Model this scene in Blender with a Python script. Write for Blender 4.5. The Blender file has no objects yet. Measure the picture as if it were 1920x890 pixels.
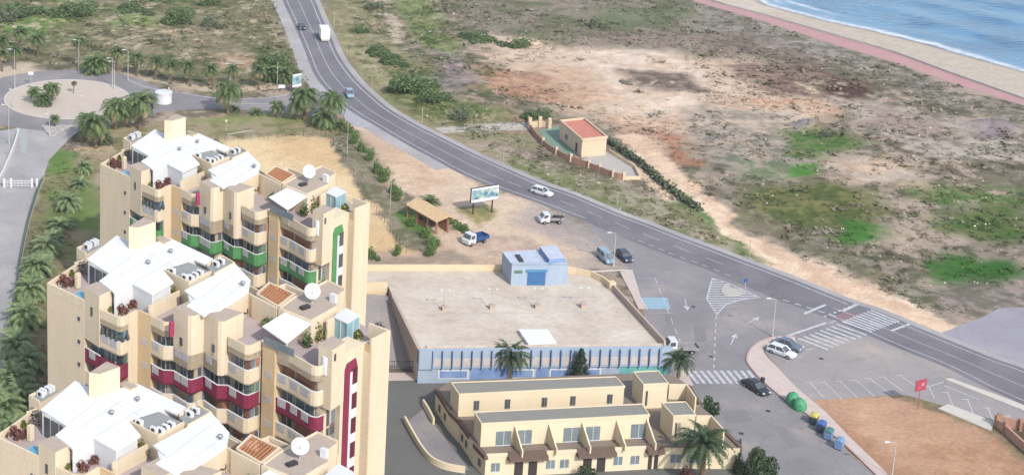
import bpy, math, random
import numpy as np
from mathutils import Vector, Matrix
from mathutils.geometry import tessellate_polygon
random.seed(7); RNG = np.random.default_rng(11)
SC = bpy.context.scene; COL = SC.collection

# ------------------------------------------------------------------ camera
CX, CY, FPX, YH, CAMH = 200.0, -80.0, 2900.0, -735.0, 112.0
TH = math.atan((CY - YH) / FPX)
def G(px, py, z=0.0):
    """a place in the photo at a known height -> world point"""
    a = (px - CX) / FPX; b = (py - CY) / FPX
    d = (a, math.cos(TH) - b * math.sin(TH), -math.sin(TH) - b * math.cos(TH))
    t = (CAMH - z) / -d[2]
    return Vector((d[0] * t, d[1] * t, z))
def GP(pts, z=0.0): return [G(x, y, z) for x, y in pts]
cam = bpy.data.cameras.new('camera'); camo = bpy.data.objects.new('camera', cam); COL.objects.link(camo)
camo.location = (0, 0, CAMH); camo.rotation_euler = (math.pi / 2 - TH, 0, 0)
cam.sensor_fit = 'HORIZONTAL'; cam.sensor_width = 36; cam.lens = FPX / 1920 * 36
cam.shift_x = (960 - CX) / 1920; cam.shift_y = -(445 - CY) / 1920
cam.clip_start = 1; cam.clip_end = 20000
SC.camera = camo

# ------------------------------------------------------------------ materials
def C(r, g, b, k=1.6):
    def l(c):
        c /= 255.0
        return (c / 12.92 if c <= .04045 else ((c + .055) / 1.055) ** 2.4) / k
    return (l(r), l(g), l(b))
MATS = {}
def mat(name, col, rough=.85, col2=None, scale=1.2, amt=.5, bump=0.0, metal=0.0, stretch=None, spec=.3, fine=None):
    m = bpy.data.materials.new(name); m.use_nodes = True
    nt = m.node_tree; N = nt.nodes; L = nt.links; b = N['Principled BSDF']
    b.inputs['Roughness'].default_value = rough; b.inputs['Metallic'].default_value = metal
    b.inputs['Specular IOR Level'].default_value = spec
    if col2 is None: col2 = tuple(c * .8 for c in col)
    tc = N.new('ShaderNodeTexCoord'); mp = N.new('ShaderNodeMapping')
    L.new(tc.outputs['Object'], mp.inputs[0])
    if stretch: mp.inputs['Scale'].default_value = stretch
    n = N.new('ShaderNodeTexNoise'); n.inputs['Scale'].default_value = scale; n.inputs['Detail'].default_value = 6; n.inputs['Roughness'].default_value = .65
    L.new(mp.outputs[0], n.inputs['Vector'])
    r = N.new('ShaderNodeValToRGB'); r.color_ramp.elements[0].position = .5 - amt * .4; r.color_ramp.elements[1].position = .5 + amt * .4
    r.color_ramp.elements[0].color = (*col2, 1); r.color_ramp.elements[1].color = (*col, 1)
    L.new(n.outputs['Fac'], r.inputs[0]); out = r.outputs[0]
    if fine:
        n2 = N.new('ShaderNodeTexNoise'); n2.inputs['Scale'].default_value = fine[0]; n2.inputs['Detail'].default_value = 3
        L.new(tc.outputs['Object'], n2.inputs['Vector'])
        mr = N.new('ShaderNodeMapRange'); mr.inputs[1].default_value = .3; mr.inputs[2].default_value = .7
        mr.inputs[3].default_value = 1 - fine[1]; mr.inputs[4].default_value = 1 + fine[1]
        L.new(n2.outputs['Fac'], mr.inputs[0])
        mm = N.new('ShaderNodeVectorMath'); mm.operation = 'SCALE'
        L.new(out, mm.inputs[0]); L.new(mr.outputs[0], mm.inputs['Scale']); out = mm.outputs[0]
    L.new(out, b.inputs['Base Color'])
    if bump:
        bp = N.new('ShaderNodeBump'); bp.inputs['Strength'].default_value = bump; bp.inputs['Distance'].default_value = .05
        L.new(n.outputs['Fac'], bp.inputs['Height']); L.new(bp.outputs[0], b.inputs['Normal'])
    MATS[name] = m; return m
def leafmat(name, dark, light, dry=None):
    m = bpy.data.materials.new(name); m.use_nodes = True
    nt = m.node_tree; N = nt.nodes; L = nt.links; b = N['Principled BSDF']
    b.inputs['Roughness'].default_value = .7; b.inputs['Specular IOR Level'].default_value = .25
    a = N.new('ShaderNodeAttribute'); a.attribute_name = 'v'
    r = N.new('ShaderNodeValToRGB'); r.color_ramp.elements[0].color = (*dark, 1); r.color_ramp.elements[1].color = (*light, 1)
    if dry:
        r.color_ramp.elements[1].position = .8
        e = r.color_ramp.elements.new(.95); e.color = (*dry, 1)
    L.new(a.outputs['Fac'], r.inputs[0]); L.new(r.outputs[0], b.inputs['Base Color'])
    MATS[name] = m; return m
W_ = lambda *a, **k: mat(*a, **k)
mat('cream', C(250, 232, 203), .9, C(234, 213, 182), .5, .8, stretch=(1.6, 1.6, .22), fine=(3, .05))
mat('ochre', C(238, 210, 168), .9, C(226, 196, 154), .35, .7, stretch=(1, 1, .35), fine=(3, .04))  # ochre tone, also carries the painted shade of the end block's return
mat('town', C(248, 231, 199), .9, C(239, 220, 186), .3, .7, stretch=(1, 1, .35), fine=(3, .03))
mat('whiteroof', (.64, .635, .62), .7, (.53, .53, .53), .45, .8, fine=(2, .05))
mat('whitepaint', C(245, 245, 245), .5, C(230, 230, 230), .6)
mat('redacc', C(154, 56, 86), .7, C(138, 46, 74), .8)
mat('greenacc', C(104, 166, 106), .7, C(88, 148, 92), .8)
mat('magenta', C(186, 70, 110), .7)
mat('glass', C(150, 162, 166), .3, C(112, 124, 130), .9, .8, spec=.6)
mat('darkglass', C(108, 112, 114), .25, C(72, 76, 80), .9, .8, spec=.6)
mat('redglass', C(120, 52, 70), .2, C(90, 36, 54), .9, .8, spec=.5)
mat('paleglass', C(170, 208, 214), .15, C(140, 186, 196), .6, .8, spec=.6)
mat('brick', C(190, 140, 114), .85, C(164, 114, 90), 1.5, .7)
mat('recess', C(224, 204, 178), .9, C(196, 174, 150), .8, .7)
mat('terrace', C(206, 190, 188), .85, C(188, 172, 172), .6, .8, fine=(5, .04))
mat('terracebrown', C(196, 168, 150), .85, C(172, 146, 130), .8, .8)
mat('greyroof', C(170, 172, 169), .85, C(152, 154, 152), .6, .8, fine=(6, .05))
mat('beigeroof', C(206, 188, 172), .9, C(184, 166, 150), 1.2, .8, fine=(6, .05))
mat('panel', C(222, 218, 220), .5, C(186, 184, 190), 5, .3)
mat('wood', C(214, 150, 104), .7, C(184, 118, 78), 2, .7)
mat('darkwicker', C(84, 74, 72), .8, C(56, 48, 48), 6)
mat('metal', C(196, 198, 200), .4, C(170, 172, 176), 2, metal=.5)
mat('polegrey', C(214, 214, 208), .5, C(190, 190, 186), 2)
mat('poleyellow', C(206, 200, 160), .6, C(186, 180, 140), 2)
mat('darkmetal', C(70, 70, 74), .5, C(50, 50, 54), 2)
mat('poolwater', C(110, 190, 214), .1, C(90, 170, 200), 1, spec=.6)
mat('bluewall', C(184, 198, 214), .85, C(166, 182, 202), .5, .8, stretch=(1, 1, .3), fine=(4, .04))
mat('bluedoor', C(76, 126, 178), .6, C(64, 112, 162), 1)
mat('bluedark', C(152, 178, 216), .8, C(104, 134, 192), .6)
mat('creampanel', C(222, 212, 204), .85, C(204, 194, 188), 1)
mat('greendoor', C(130, 200, 196), .3, C(110, 184, 182), 1, spec=.5)
mat('whroof', C(230, 219, 204), .9, C(206, 189, 171), .16, .5, fine=(1.3, .07))
mat('whwall', C(244, 224, 188), .9, C(230, 206, 170), .6, .8)
mat('whbrownshade', C(210, 190, 176), .9, C(194, 172, 158), .6, .8)  # brown; on the store's side parapets it is shade put into the colour
mat('tileroof', C(238, 208, 164), .85, C(214, 178, 134), 1.6, .6, fine=(8, .08))
mat('redroof', C(226, 156, 136), .85, C(200, 116, 98), .8, .8, fine=(4, .06))
mat('housewall', C(240, 217, 186), .9, C(222, 196, 168), .9, .7)
mat('wallbrick', C(190, 150, 128), .9, C(166, 124, 102), 1.2, .7)
mat('browntile', C(128, 106, 94), .8, C(102, 84, 74), 3, .6)
mat('towngrey', C(156, 153, 145), .9, C(145, 142, 135), .6, .8, fine=(7, .04))
mat('townfloor', C(156, 142, 128), .85, C(136, 122, 110), 1.4, .7)
mat('drive', C(122, 121, 118), .9, C(112, 111, 109), .4, .8, fine=(4, .05))
mat('pavement', C(226, 208, 198), .9, C(206, 188, 180), .5, .8, fine=(3, .05))
mat('kerb', C(206, 176, 168), .9, C(186, 150, 146), .9, .8)
mat('kerbwhite', C(226, 220, 210), .9, C(206, 198, 186), .9, .8)
mat('promenade', C(206, 164, 160), .9, C(190, 146, 144), .3, .8, fine=(2, .04))
mat('line', C(232, 232, 236), .7, C(178, 176, 184), 1.4, .55, fine=(6, .06))
mat('lineworn', C(206, 204, 210), .8, C(160, 158, 166), 1.6, .5)
mat('bluepaint', C(168, 200, 214), .8, C(148, 176, 192), 1.0, .6)
mat('redpave', C(160, 132, 136), .85, C(136, 116, 122), 1.2, .6)
mat('storefin', C(172, 192, 222), .85, C(156, 178, 212), .8)
mat('court', C(140, 170, 150), .85, C(124, 150, 134), .8, .7)
mat('concrete', C(206, 200, 192), .9, C(184, 178, 170), .6, .8, fine=(3, .05))
mat('pebbles', C(226, 220, 210), .9, C(160, 152, 146), 3, .3)
mat('trunk', C(146, 122, 96), .95, C(104, 84, 64), 3, .6)
mat('carwhite', C(238, 240, 244), .3, C(226, 230, 236), .8, spec=.5)
mat('carblack', C(52, 56, 66), .25, C(40, 44, 54), .8, spec=.6)
mat('carblue', C(160, 186, 206), .3, C(146, 174, 196), .8, spec=.5)
mat('carslate', C(120, 130, 150), .3, C(106, 116, 138), .8, spec=.5)
mat('carnavy', C(56, 70, 92), .3, C(44, 58, 80), .8, spec=.5)
mat('truckblue', C(56, 96, 150), .5, C(42, 78, 128), 1.5)
mat('truckbed', C(176, 172, 172), .7, C(140, 136, 138), 1.5)
mat('tyre', C(46, 46, 48), .9, C(36, 36, 38), 3)
mat('lamp', C(240, 240, 236), .3)
mat('taillight', C(180, 50, 50), .4)
mat('bingreen', C(92, 172, 126), .6, C(72, 148, 106), 1.5)
mat('binyellow', C(222, 212, 110), .5, C(198, 188, 90), 1.5)
mat('binblue', C(76, 120, 186), .5, C(60, 102, 166), 1.5)
mat('binteal', C(92, 140, 140), .5, C(76, 120, 124), 1.5)
mat('binpale', C(136, 166, 204), .5, C(116, 146, 190), 1.5)
mat('binbody', C(70, 84, 104), .6, C(52, 66, 86), 1.5)
mat('signred', C(190, 84, 104), .6, C(172, 66, 88), 1.5)
mat('signblue', C(70, 110, 170), .5)
mat('spoil', C(150, 140, 146), .95, C(126, 116, 122), .9, .6, fine=(5, .1))
mat('rock', C(190, 180, 172), .95, C(150, 140, 136), 1.5, .6)
mat('greenpanel', C(120, 146, 124), .8, C(96, 124, 104), .8)
leafmat('palmleaf', (.024, .048, .016), (.120, .160, .060), (.25, .20, .11))
leafmat('stripleaf', (.050, .085, .036), (.210, .265, .120), (.30, .27, .16))
leafmat('scrubleaf', (.045, .060, .036), (.155, .175, .105))
leafmat('palmcgi', (.014, .028, .012), (.070, .105, .045))
leafmat('bushleaf', (.030, .058, .020), (.130, .185, .070))
leafmat('hedgeleaf', (.035, .075, .018), (.140, .220, .060))
leafmat('coniferleaf', (.010, .020, .012), (.050, .075, .040))
leafmat('redleaf', (.050, .018, .016), (.200, .085, .065))
leafmat('oliveleaf', (.060, .070, .014), (.210, .210, .050))
leafmat('dryleaf', (.13, .11, .085), (.33, .28, .21))
leafmat('greyleaf', (.10, .09, .085), (.24, .215, .20))
leafmat('tuftleaf', (.020, .030, .010), (.20, .19, .11))

# ------------------------------------------------------------------ mesh builder
class MB:
    def __init__(s): s.v = []; s.f = []; s.mi = []; s.c = 0
    def add(s, vs, fs, mi=0):
        o = len(s.v); s.v += [tuple(v) for v in vs]
        for f in fs: s.f.append(tuple(i + o for i in f)); s.mi.append(mi)
        return s
    def prism(s, poly, z0, z1, mi=0, bottom=False, top=True, topmi=None):
        """vertical prism over a plan polygon (any winding)"""
        P = [(p[0], p[1]) for p in poly]; n = len(P)
        A = sum(P[i][0] * P[(i + 1) % n][1] - P[(i + 1) % n][0] * P[i][1] for i in range(n))
        if A < 0: P = P[::-1]
        vs = [(x, y, z0) for x, y in P] + [(x, y, z1) for x, y in P]
        fs = [(i, (i + 1) % n, (i + 1) % n + n, i + n) for i in range(n)]
        s.add(vs, fs, mi)
        tris = tessellate_polygon([[Vector((x, y, 0)) for x, y in P]])
        for zz, up, doit in ((z1, True, top), (z0, False, bottom)):
            if not doit: continue
            fs = []
            for t in tris:
                a, b, c = t
                cr = (P[b][0] - P[a][0]) * (P[c][1] - P[a][1]) - (P[b][1] - P[a][1]) * (P[c][0] - P[a][0])
                if (cr > 0) != up: a, c = c, a
                fs.append((a, b, c))
            s.add([(x, y, zz) for x, y in P], fs, mi if topmi is None or not up else topmi)
        return s
    def sheet(s, poly, z, mi=0):
        P = [(p[0], p[1]) for p in poly]
        tris = tessellate_polygon([[Vector((x, y, 0)) for x, y in P]]); fs = []
        for a, b, c in tris:
            cr = (P[b][0] - P[a][0]) * (P[c][1] - P[a][1]) - (P[b][1] - P[a][1]) * (P[c][0] - P[a][0])
            fs.append((a, b, c) if cr > 0 else (c, b, a))
        return s.add([(x, y, z) for x, y in P], fs, mi)
    def strip(s, pts, w, z0, z1, mi=0, side=0):
        """wall / ribbon of width w along a plan polyline; side 0 centred, 1 left, -1 right"""
        P = [Vector((p[0], p[1])) for p in pts]; n = len(P); Lp = []; Rp = []
        for i in range(n):
            d = Vector((0, 0))
            if i > 0: d += (P[i] - P[i - 1]).normalized()
            if i < n - 1: d += (P[i + 1] - P[i]).normalized()
            d.normalize(); nrm = Vector((-d.y, d.x))
            k = 1.0
            if 0 < i < n - 1:
                k = 1 / max(.5, nrm.dot(Vector((-(P[i + 1] - P[i]).normalized().y, (P[i + 1] - P[i]).normalized().x))))
            a = w * (.5 if side == 0 else (1 if side == 1 else 0)); b = w - a
            Lp.append(P[i] + nrm * a * k); Rp.append(P[i] - nrm * b * k)
        if z1 is None:
            for i in range(n - 1):
                s.add([(*Rp[i], z0), (*Rp[i + 1], z0), (*Lp[i + 1], z0), (*Lp[i], z0)], [(0, 1, 2, 3)], mi)
        else:
            vs = []
            for i in range(n): vs += [(*Rp[i], z0), (*Lp[i], z0), (*Lp[i], z1), (*Rp[i], z1)]
            fs = []
            for i in range(n - 1):
                a = i * 4; b = a + 4
                fs += [(a, b, b + 3, a + 3), (a + 3, b + 3, b + 2, a + 2), (a + 2, b + 2, b + 1, a + 1), (a + 1, b + 1, b, a)]
            fs += [(0, 3, 2, 1), (4 * n - 4, 4 * n - 3, 4 * n - 2, 4 * n - 1)]
            s.add(vs, fs, mi)
        return s
    def box(s, c, d, rz=0, mi=0, taper=1.0, m=None):
        x, y, z = d[0] / 2, d[1] / 2, d[2] / 2; vs = []
        for k, (sx, sy) in ((-1, (1, 1)), (1, (taper, taper))):
            for a, b in ((-1, -1), (1, -1), (1, 1), (-1, 1)): vs.append(Vector((a * x * sx, b * y * sy, k * z)))
        R = m if m is not None else Matrix.Rotation(rz, 3, 'Z')
        vs = [R @ v + Vector(c) for v in vs]
        return s.add(vs, [(3, 2, 1, 0), (4, 5, 6, 7), (0, 1, 5, 4), (1, 2, 6, 5), (2, 3, 7, 6), (3, 0, 4, 7)], mi)
    def tube(s, pts, rad, n=6, mi=0, cap=True):
        P = [Vector(p) for p in pts]; vs = []; fs = []
        for i, p in enumerate(P):
            d = (P[min(i + 1, len(P) - 1)] - P[max(i - 1, 0)]).normalized()
            a = d.cross(Vector((0, 0, 1)) if abs(d.z) < .9 else Vector((1, 0, 0))).normalized(); b = d.cross(a)
            r = rad[i] if isinstance(rad, (list, tuple)) else rad
            for k in range(n):
                t = 2 * math.pi * k / n; vs.append(p + (a * math.cos(t) + b * math.sin(t)) * r)
        for i in range(len(P) - 1):
            for k in range(n):
                q = (k + 1) % n; fs.append((i * n + k, i * n + q, (i + 1) * n + q, (i + 1) * n + k))
        if cap: fs.append(tuple(range(n))[::-1]); fs.append(tuple((len(P) - 1) * n + k for k in range(n)))
        return s.add(vs, fs, mi)
    def lathe(s, prof, c=(0, 0, 0), n=14, mi=0, m=None):
        vs = []; fs = []; k = len(prof)
        for i in range(n):
            t = 2 * math.pi * i / n
            for r, z in prof:
                v = Vector((r * math.cos(t), r * math.sin(t), z))
                if m is not None: v = m @ v
                vs.append(v + Vector(c))
        for i in range(n):
            j = (i + 1) % n
            for q in range(k - 1): fs.append((i * k + q, j * k + q, j * k + q + 1, i * k + q + 1))
        return s.add(vs, fs, mi)
    def quad(s, a, b, c, d, mi=0): return s.add([a, b, c, d], [(0, 1, 2, 3)], mi)
    def build(s, name, mats, parent=None, off=None, smooth=False, attr=None):
        me = bpy.data.meshes.new(name)
        vs = s.v if off is None else [(v[0] - off[0], v[1] - off[1], v[2] - off[2]) for v in s.v]
        me.from_pydata(vs, [], s.f)
        ml = mats if isinstance(mats, (list, tuple)) else [mats]
        for m in ml: me.materials.append(MATS[m] if isinstance(m, str) else m)
        if len(ml) > 1: me.polygons.foreach_set('material_index', s.mi)
        if smooth: me.polygons.foreach_set('use_smooth', [True] * len(me.polygons))
        if attr is not None:
            a = me.attributes.new('v', 'FLOAT', 'FACE'); a.data.foreach_set('value', attr)
        me.update()
        o = bpy.data.objects.new(name, me); COL.objects.link(o)
        if parent is not None: o.parent = parent
        return o
def tag(o, label, cat, group=None):
    o['label'] = label; o['category'] = cat
    if group: o['group'] = group
    return o
def thing(name, label, cat, loc=(0, 0, 0), rz=0, group=None):
    o = bpy.data.objects.new(name, None); COL.objects.link(o); o.location = loc; o.rotation_euler = (0, 0, rz)
    o.empty_display_size = .2
    return tag(o, label, cat, group)
def struct(o, kind='structure'):
    o['kind'] = kind; return o
def dup(root, loc, rz=0, sc=1.0, label=None, group=None):
    r = root.copy(); COL.objects.link(r); r.location = loc; r.rotation_euler = (0, 0, rz); r.scale = (sc, sc, sc)
    if label: r['label'] = label
    if group: r['group'] = group
    for ch in list(root.children):
        c = ch.copy(); COL.objects.link(c); c.parent = r
        for g in list(ch.children):
            d = g.copy(); COL.objects.link(d); d.parent = c
    return r
def smoothpath(pts, n=6):
    """Catmull-Rom through plan points"""
    P = [Vector((p[0], p[1])) for p in pts]; out = []
    for i in range(len(P) - 1):
        p0 = P[max(i - 1, 0)]; p1 = P[i]; p2 = P[i + 1]; p3 = P[min(i + 2, len(P) - 1)]
        for k in range(n):
            t = k / n
            out.append(.5 * ((2 * p1) + (p2 - p0) * t + (2 * p0 - 5 * p1 + 4 * p2 - p3) * t * t + (3 * p1 - p0 - 3 * p2 + p3) * t ** 3))
    out.append(P[-1]); return out
def shift(pts, d): return [Vector((p[0] + d[0], p[1] + d[1])) for p in pts]

# ------------------------------------------------------------------ light
sun_dir = Vector((.30, -.83, .74)).normalized()
w = bpy.data.worlds.new('World'); SC.world = w; w.use_nodes = True
sky = w.node_tree.nodes.new('ShaderNodeTexSky'); sky.sky_type = 'NISHITA'; sky.sun_disc = False
sky.sun_elevation = math.asin(sun_dir.z); sky.sun_rotation = math.atan2(sun_dir.x, sun_dir.y)
bg = w.node_tree.nodes['Background']; hs_ = w.node_tree.nodes.new('ShaderNodeHueSaturation'); hs_.inputs['Saturation'].default_value = .62; w.node_tree.links.new(sky.outputs[0], hs_.inputs['Color']); w.node_tree.links.new(hs_.outputs[0], bg.inputs[0]); bg.inputs[1].default_value = .15
sl = bpy.data.lights.new('sun', 'SUN'); sl.energy = 2.3; sl.angle = math.radians(1.2); sl.color = (1, .96, .90)
so = bpy.data.objects.new('sun', sl); COL.objects.link(so); so.location = (150, 100, 200)
so.rotation_euler = sun_dir.to_track_quat('Z', 'Y').to_euler()
SC.view_settings.view_transform = 'Standard'; SC.view_settings.look = 'None'
SC.view_settings.exposure = .95; SC.view_settings.gamma = 1
# ------------------------------------------------------------------ terrain
def vnoise(x, y, s, seed):
    r = np.random.default_rng(seed); T = r.random((256, 256))
    u = x / s; v = y / s; i = np.floor(u).astype(int); j = np.floor(v).astype(int); a = u - i; b = v - j
    a = a * a * (3 - 2 * a); b = b * b * (3 - 2 * b)
    f = lambda p, q: T[p & 255, q & 255]
    return (f(i, j) * (1 - a) + f(i + 1, j) * a) * (1 - b) + (f(i, j + 1) * (1 - a) + f(i + 1, j + 1) * a) * b
def fbm(x, y, s, seed, o=4, g=.55):
    t = 0; a = 1; n = 0
    for k in range(o): t = t + a * vnoise(x, y, s / 2 ** k, seed + k); n += a; a *= g
    return t / n
def sdist(X, Y, P):
    """signed distance to a polygon, positive inside"""
    ins = np.zeros(X.shape, bool); d = np.full(X.shape, 1e9); n = len(P)
    for i in range(n):
        x0, y0 = P[i][0], P[i][1]; x1, y1 = P[(i + 1) % n][0], P[(i + 1) % n][1]
        if y0 != y1:
            c = ((y0 > Y) != (y1 > Y)) & (X < (x1 - x0) * (Y - y0) / (y1 - y0) + x0); ins ^= c
        ex, ey = x1 - x0, y1 - y0; L2 = ex * ex + ey * ey + 1e-9
        t = np.clip(((X - x0) * ex + (Y - y0) * ey) / L2, 0, 1)
        d = np.minimum(d, np.hypot(X - x0 - t * ex, Y - y0 - t * ey))
    return np.where(ins, d, -d)
def axis(lo, hi, st, far):
    a = np.arange(lo, hi + st, st); L = []; x = lo; s = st
    while x > -far: s *= 1.5; x -= s; L.append(x)
    R = []; x = a[-1]; s = st
    while x < far: s *= 1.5; x += s; R.append(x)
    return np.concatenate([np.array(L[::-1]), a, np.array(R)])
gx = axis(-48, 290, .55, 5000); gy = axis(160, 452, .55, 5000)
GX, GY = np.meshgrid(gx, gy); sh = GX.shape; X = GX.ravel(); Y = GY.ravel()
XD = X + (fbm(X, Y, 9, 3) - .5) * 7 + (fbm(X, Y, 2.2, 9, 3) - .5) * 2.4
YD = Y + (fbm(X, Y, 9, 23) - .5) * 7 + (fbm(X, Y, 2.2, 29, 3) - .5) * 2.4
def c3(r, g, b): return np.array(C(r, g, b))
def mix(base, col, m): return base * (1 - m[:, None]) + np.asarray(col) * m[:, None]
n1 = fbm(X, Y, 26, 40, 5); n2 = fbm(X, Y, 7, 50, 5, .6); n3 = fbm(X, Y, 2.4, 60, 4, .7); n4 = fbm(X, Y, 60, 70, 3)
def ss(a, lo, hi): t = np.clip((a - lo) / (hi - lo), 0, 1); return t * t * (3 - 2 * t)
# base: dry coastal scrub, bare pinkish sand showing between low plants
base = np.tile(c3(190, 172, 154), (len(X), 1))
base = mix(base, c3(162, 150, 134), ss(n2, .40, .60))
base = mix(base, c3(138, 130, 108), ss(n3 * .6 + n1 * .4, .45, .57) * .9)
base = mix(base, c3(112, 110, 84), ss(n3 * .55 + n2 * .45, .52, .63) * .85)
base = mix(base, c3(196, 164, 136), ss(n4 * .5 + n2 * .5, .56, .68) * .6)
Z = np.zeros(len(X)); flat = np.zeros(len(X))
def zone(px, col, soft=1.2, op=1.0, col2=None, nz=None, cut=None, raw=None, edge=True):
    """lay a ground colour over a region given by its outline"""
    global base
    P = raw if raw is not None else GP(px)
    xs = [p[0] for p in P]; ys = [p[1] for p in P]; mg = soft * 3 + 8
    I = np.where((X > min(xs) - mg) & (X < max(xs) + mg) & (Y > min(ys) - mg) & (Y < max(ys) + mg))[0]
    if len(I) == 0: return
    d = sdist((XD if edge else X)[I], (YD if edge else Y)[I], P); m = ss(d, -soft, soft) * op
    c = np.tile(np.asarray(C(*col)), (len(I), 1))
    if col2 is not None:
        nn = {'1': n1, '2': n2, '3': n3}[nz or '2'][I]
        c = mix(c, C(*col2), ss(nn, .42, .62))
    if cut is not None: m = m * ss(n3[I] * .5 + n2[I] * .5, cut - .07, cut + .07)
    base[I] = base[I] * (1 - m[:, None]) + c * m[:, None]
# north-west field, greener
zone([(-200, -60), (560, -60), (545, 60), (560, 150), (420, 180), (240, 135), (100, 120), (-200, 150)], (150, 146, 108), 4, .9, (124, 132, 88), '2')
zone([(-200, -60), (520, -60), (500, 40), (300, 60), (100, 70), (-200, 70)], (128, 140, 84), 6, .7, (150, 156, 104), '2', .44)
zone([(10, 30), (100, 30), (150, 55), (60, 72), (0, 60)], (126, 166, 84), 3, .7)
zone([(200, 25), (300, 30), (290, 48), (200, 45)], (142, 168, 96), 3, .6)
zone([(180, 55), (420, 50), (470, 90), (330, 105), (200, 95)], (190, 172, 152), 4, .85, (160, 148, 118), '3', .47)
zone([(320, 60), (380, 58), (380, 82), (310, 80)], (208, 170, 140), 3, .7, None, None, .48)
zone([(410, 105), (475, 100), (490, 130), (420, 130)], (206, 164, 136), 2, .8, (180, 150, 124), '3')
zone([(400, 0), (540, 0), (545, 90), (470, 100)], (136, 138, 96), 4, .75, (150, 146, 110), '3')
zone([(480, 95), (545, 95), (548, 125), (480, 125)], (104, 132, 66), 3, .6)
# dirt shoulder left of road
zone([(510, -40), (532, -40), (548, 60), (572, 110), (590, 150), (570, 150), (556, 130), (540, 70), (518, 0)], (214, 196, 176), 1, .95)
zone([(240, 138), (330, 160), (420, 176), (560, 165), (580, 150), (540, 150), (440, 168), (340, 152)], (216, 198, 170), 1.2, .9)
zone([(-40, 110), (60, 118), (90, 132), (0, 152), (-60, 160)], (216, 198, 178), 1.2, .95)
# strip along the right of the road
zone([(600, -40), (690, -40), (720, 60), (800, 130), (880, 200), (960, 215), (940, 250), (860, 262), (760, 215), (690, 165), (640, 100), (612, 30)], (150, 148, 104), 3, .85, (170, 164, 124), '3')
zone([(735, -40), (800, -40), (830, 60), (870, 90), (850, 110), (770, 70), (740, 30)], (120, 156, 76), 3, .75, (150, 160, 100), '3')
zone([(690, -40), (712, -40), (735, 40), (765, 85), (745, 85), (712, 35)], (208, 192, 172), 1, .9)
zone([(640, 60), (700, 100), (740, 150), (720, 165), (660, 110), (630, 70)], (176, 170, 128), 2.5, .7, (196, 184, 146), '3')
zone([(740, 130), (840, 130), (870, 190), (960, 205), (900, 225), (800, 220), (730, 180)], (112, 138, 70), 4, .8, (146, 150, 96), '3')
zone([(820, 95), (860, 105), (900, 150), (850, 190), (800, 140)], (150, 134, 138), 2.5, .85, (172, 154, 150), '3')
# east side, sand flats and red earth
zone([(880, 60), (1300, 70), (1460, 130), (1600, 190), (1500, 260), (1260, 250), (1050, 215), (930, 120)], (218, 192, 168), 5, .85, (232, 206, 182), '2')
zone([(820, -40), (1290, -40), (1440, 60), (1380, 110), (1100, 95), (960, 70), (860, 60)], (158, 148, 132), 5, .85, (132, 134, 102), '2')
zone([(1130, 10), (1300, 20), (1260, 50), (1130, 50)], (130, 146, 106), 3, .6)
zone([(1290, -40), (1460, 40), (1920, 220), (1900, 240), (1600, 130), (1300, 60)], (172, 164, 154), 4, .8, (142, 138, 122), '3')
zone([(880, 120), (960, 130), (1080, 185), (1090, 205), (1010, 190), (930, 170)], (196, 146, 116), 3, .85, (212, 172, 142), '3')
zone([(985, 120), (1080, 125), (1180, 190), (1080, 200), (1010, 160)], (208, 172, 144), 4, .8, (220, 190, 164), '3')
zone([(960, 125), (1020, 140), (1100, 180), (1090, 196), (1030, 180)], (182, 136, 112), 2, .75, None, None, .46)
zone([(1040, 95), (1250, 95), (1330, 140), (1300, 200), (1180, 215), (1130, 150)], (232, 212, 194), 5, .95, (218, 194, 172), '2')
zone([(1170, 130), (1290, 135), (1340, 175), (1220, 170), (1180, 155)], (112, 100, 90), 2.5, .9, (156, 138, 124), '3', .36)
zone([(1100, 60), (1400, 60), (1560, 120), (1380, 100), (1150, 80)], (136, 118, 108), 4, .8, (166, 148, 136), '3', .42)
zone([(1350, 120), (1520, 120), (1640, 170), (1600, 195), (1450, 180)], (128, 102, 94), 3, .9, (166, 140, 126), '3', .38)
zone([(1545, 145), (1625, 160), (1640, 180), (1560, 185)], (100, 66, 58), 1.5, .85, None, None, .45)
zone([(1380, 185), (1620, 190), (1560, 215), (1380, 205)], (214, 170, 140), 2, .7, None, None, .46)
zone([(1130, 215), (1260, 225), (1300, 280), (1200, 290)], (208, 168, 142), 3, .75, (222, 190, 164), '2')
zone([(1230, 240), (1290, 260), (1320, 310), (1260, 310)], (196, 140, 112), 2, .8, None, None, .45)
zone([(1290, 200), (1500, 220), (1560, 300), (1400, 330), (1300, 290)], (186, 176, 166), 4, .7, (150, 148, 136), '3', .42)
zone([(1560, 180), (1912, 240), (1960, 300), (1750, 300), (1600, 230)], (200, 188, 174), 4, .8, (168, 156, 144), '3')
zone([(1640, 200), (1800, 240), (1760, 260), (1600, 230)], (168, 140, 132), 3, .6, (190, 170, 156), '3')
zone([(1460, 245), (1560, 245), (1620, 270), (1560, 300), (1480, 290)], (96, 140, 62), 2.5, .95, (138, 150, 96), '3')
zone([(1490, 310), (1550, 305), (1540, 332), (1480, 328)], (92, 160, 60), 1.5, .9)
zone([(1380, 300), (1470, 300), (1480, 330), (1400, 335)], (120, 150, 96), 3, .6, None, None, .46)
zone([(1415, 345), (1540, 338), (1630, 360), (1665, 400), (1600, 430), (1480, 428), (1385, 405)], (108, 122, 66), 3.5, 1, (142, 142, 90), '3')
zone([(1570, 405), (1660, 420), (1685, 452), (1600, 462), (1560, 445)], (78, 146, 48), 2, .95, (94, 148, 60), '3')
zone([(1690, 340), (1800, 350), (1912, 345), (1960, 390), (1800, 385), (1700, 372)], (98, 142, 64), 3, .9, (142, 150, 100), '3', .38)
zone([(1760, 395), (1920, 385), (1960, 450), (1840, 450), (1750, 425)], (92, 130, 56), 3, .95, (128, 136, 80), '3')
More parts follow.
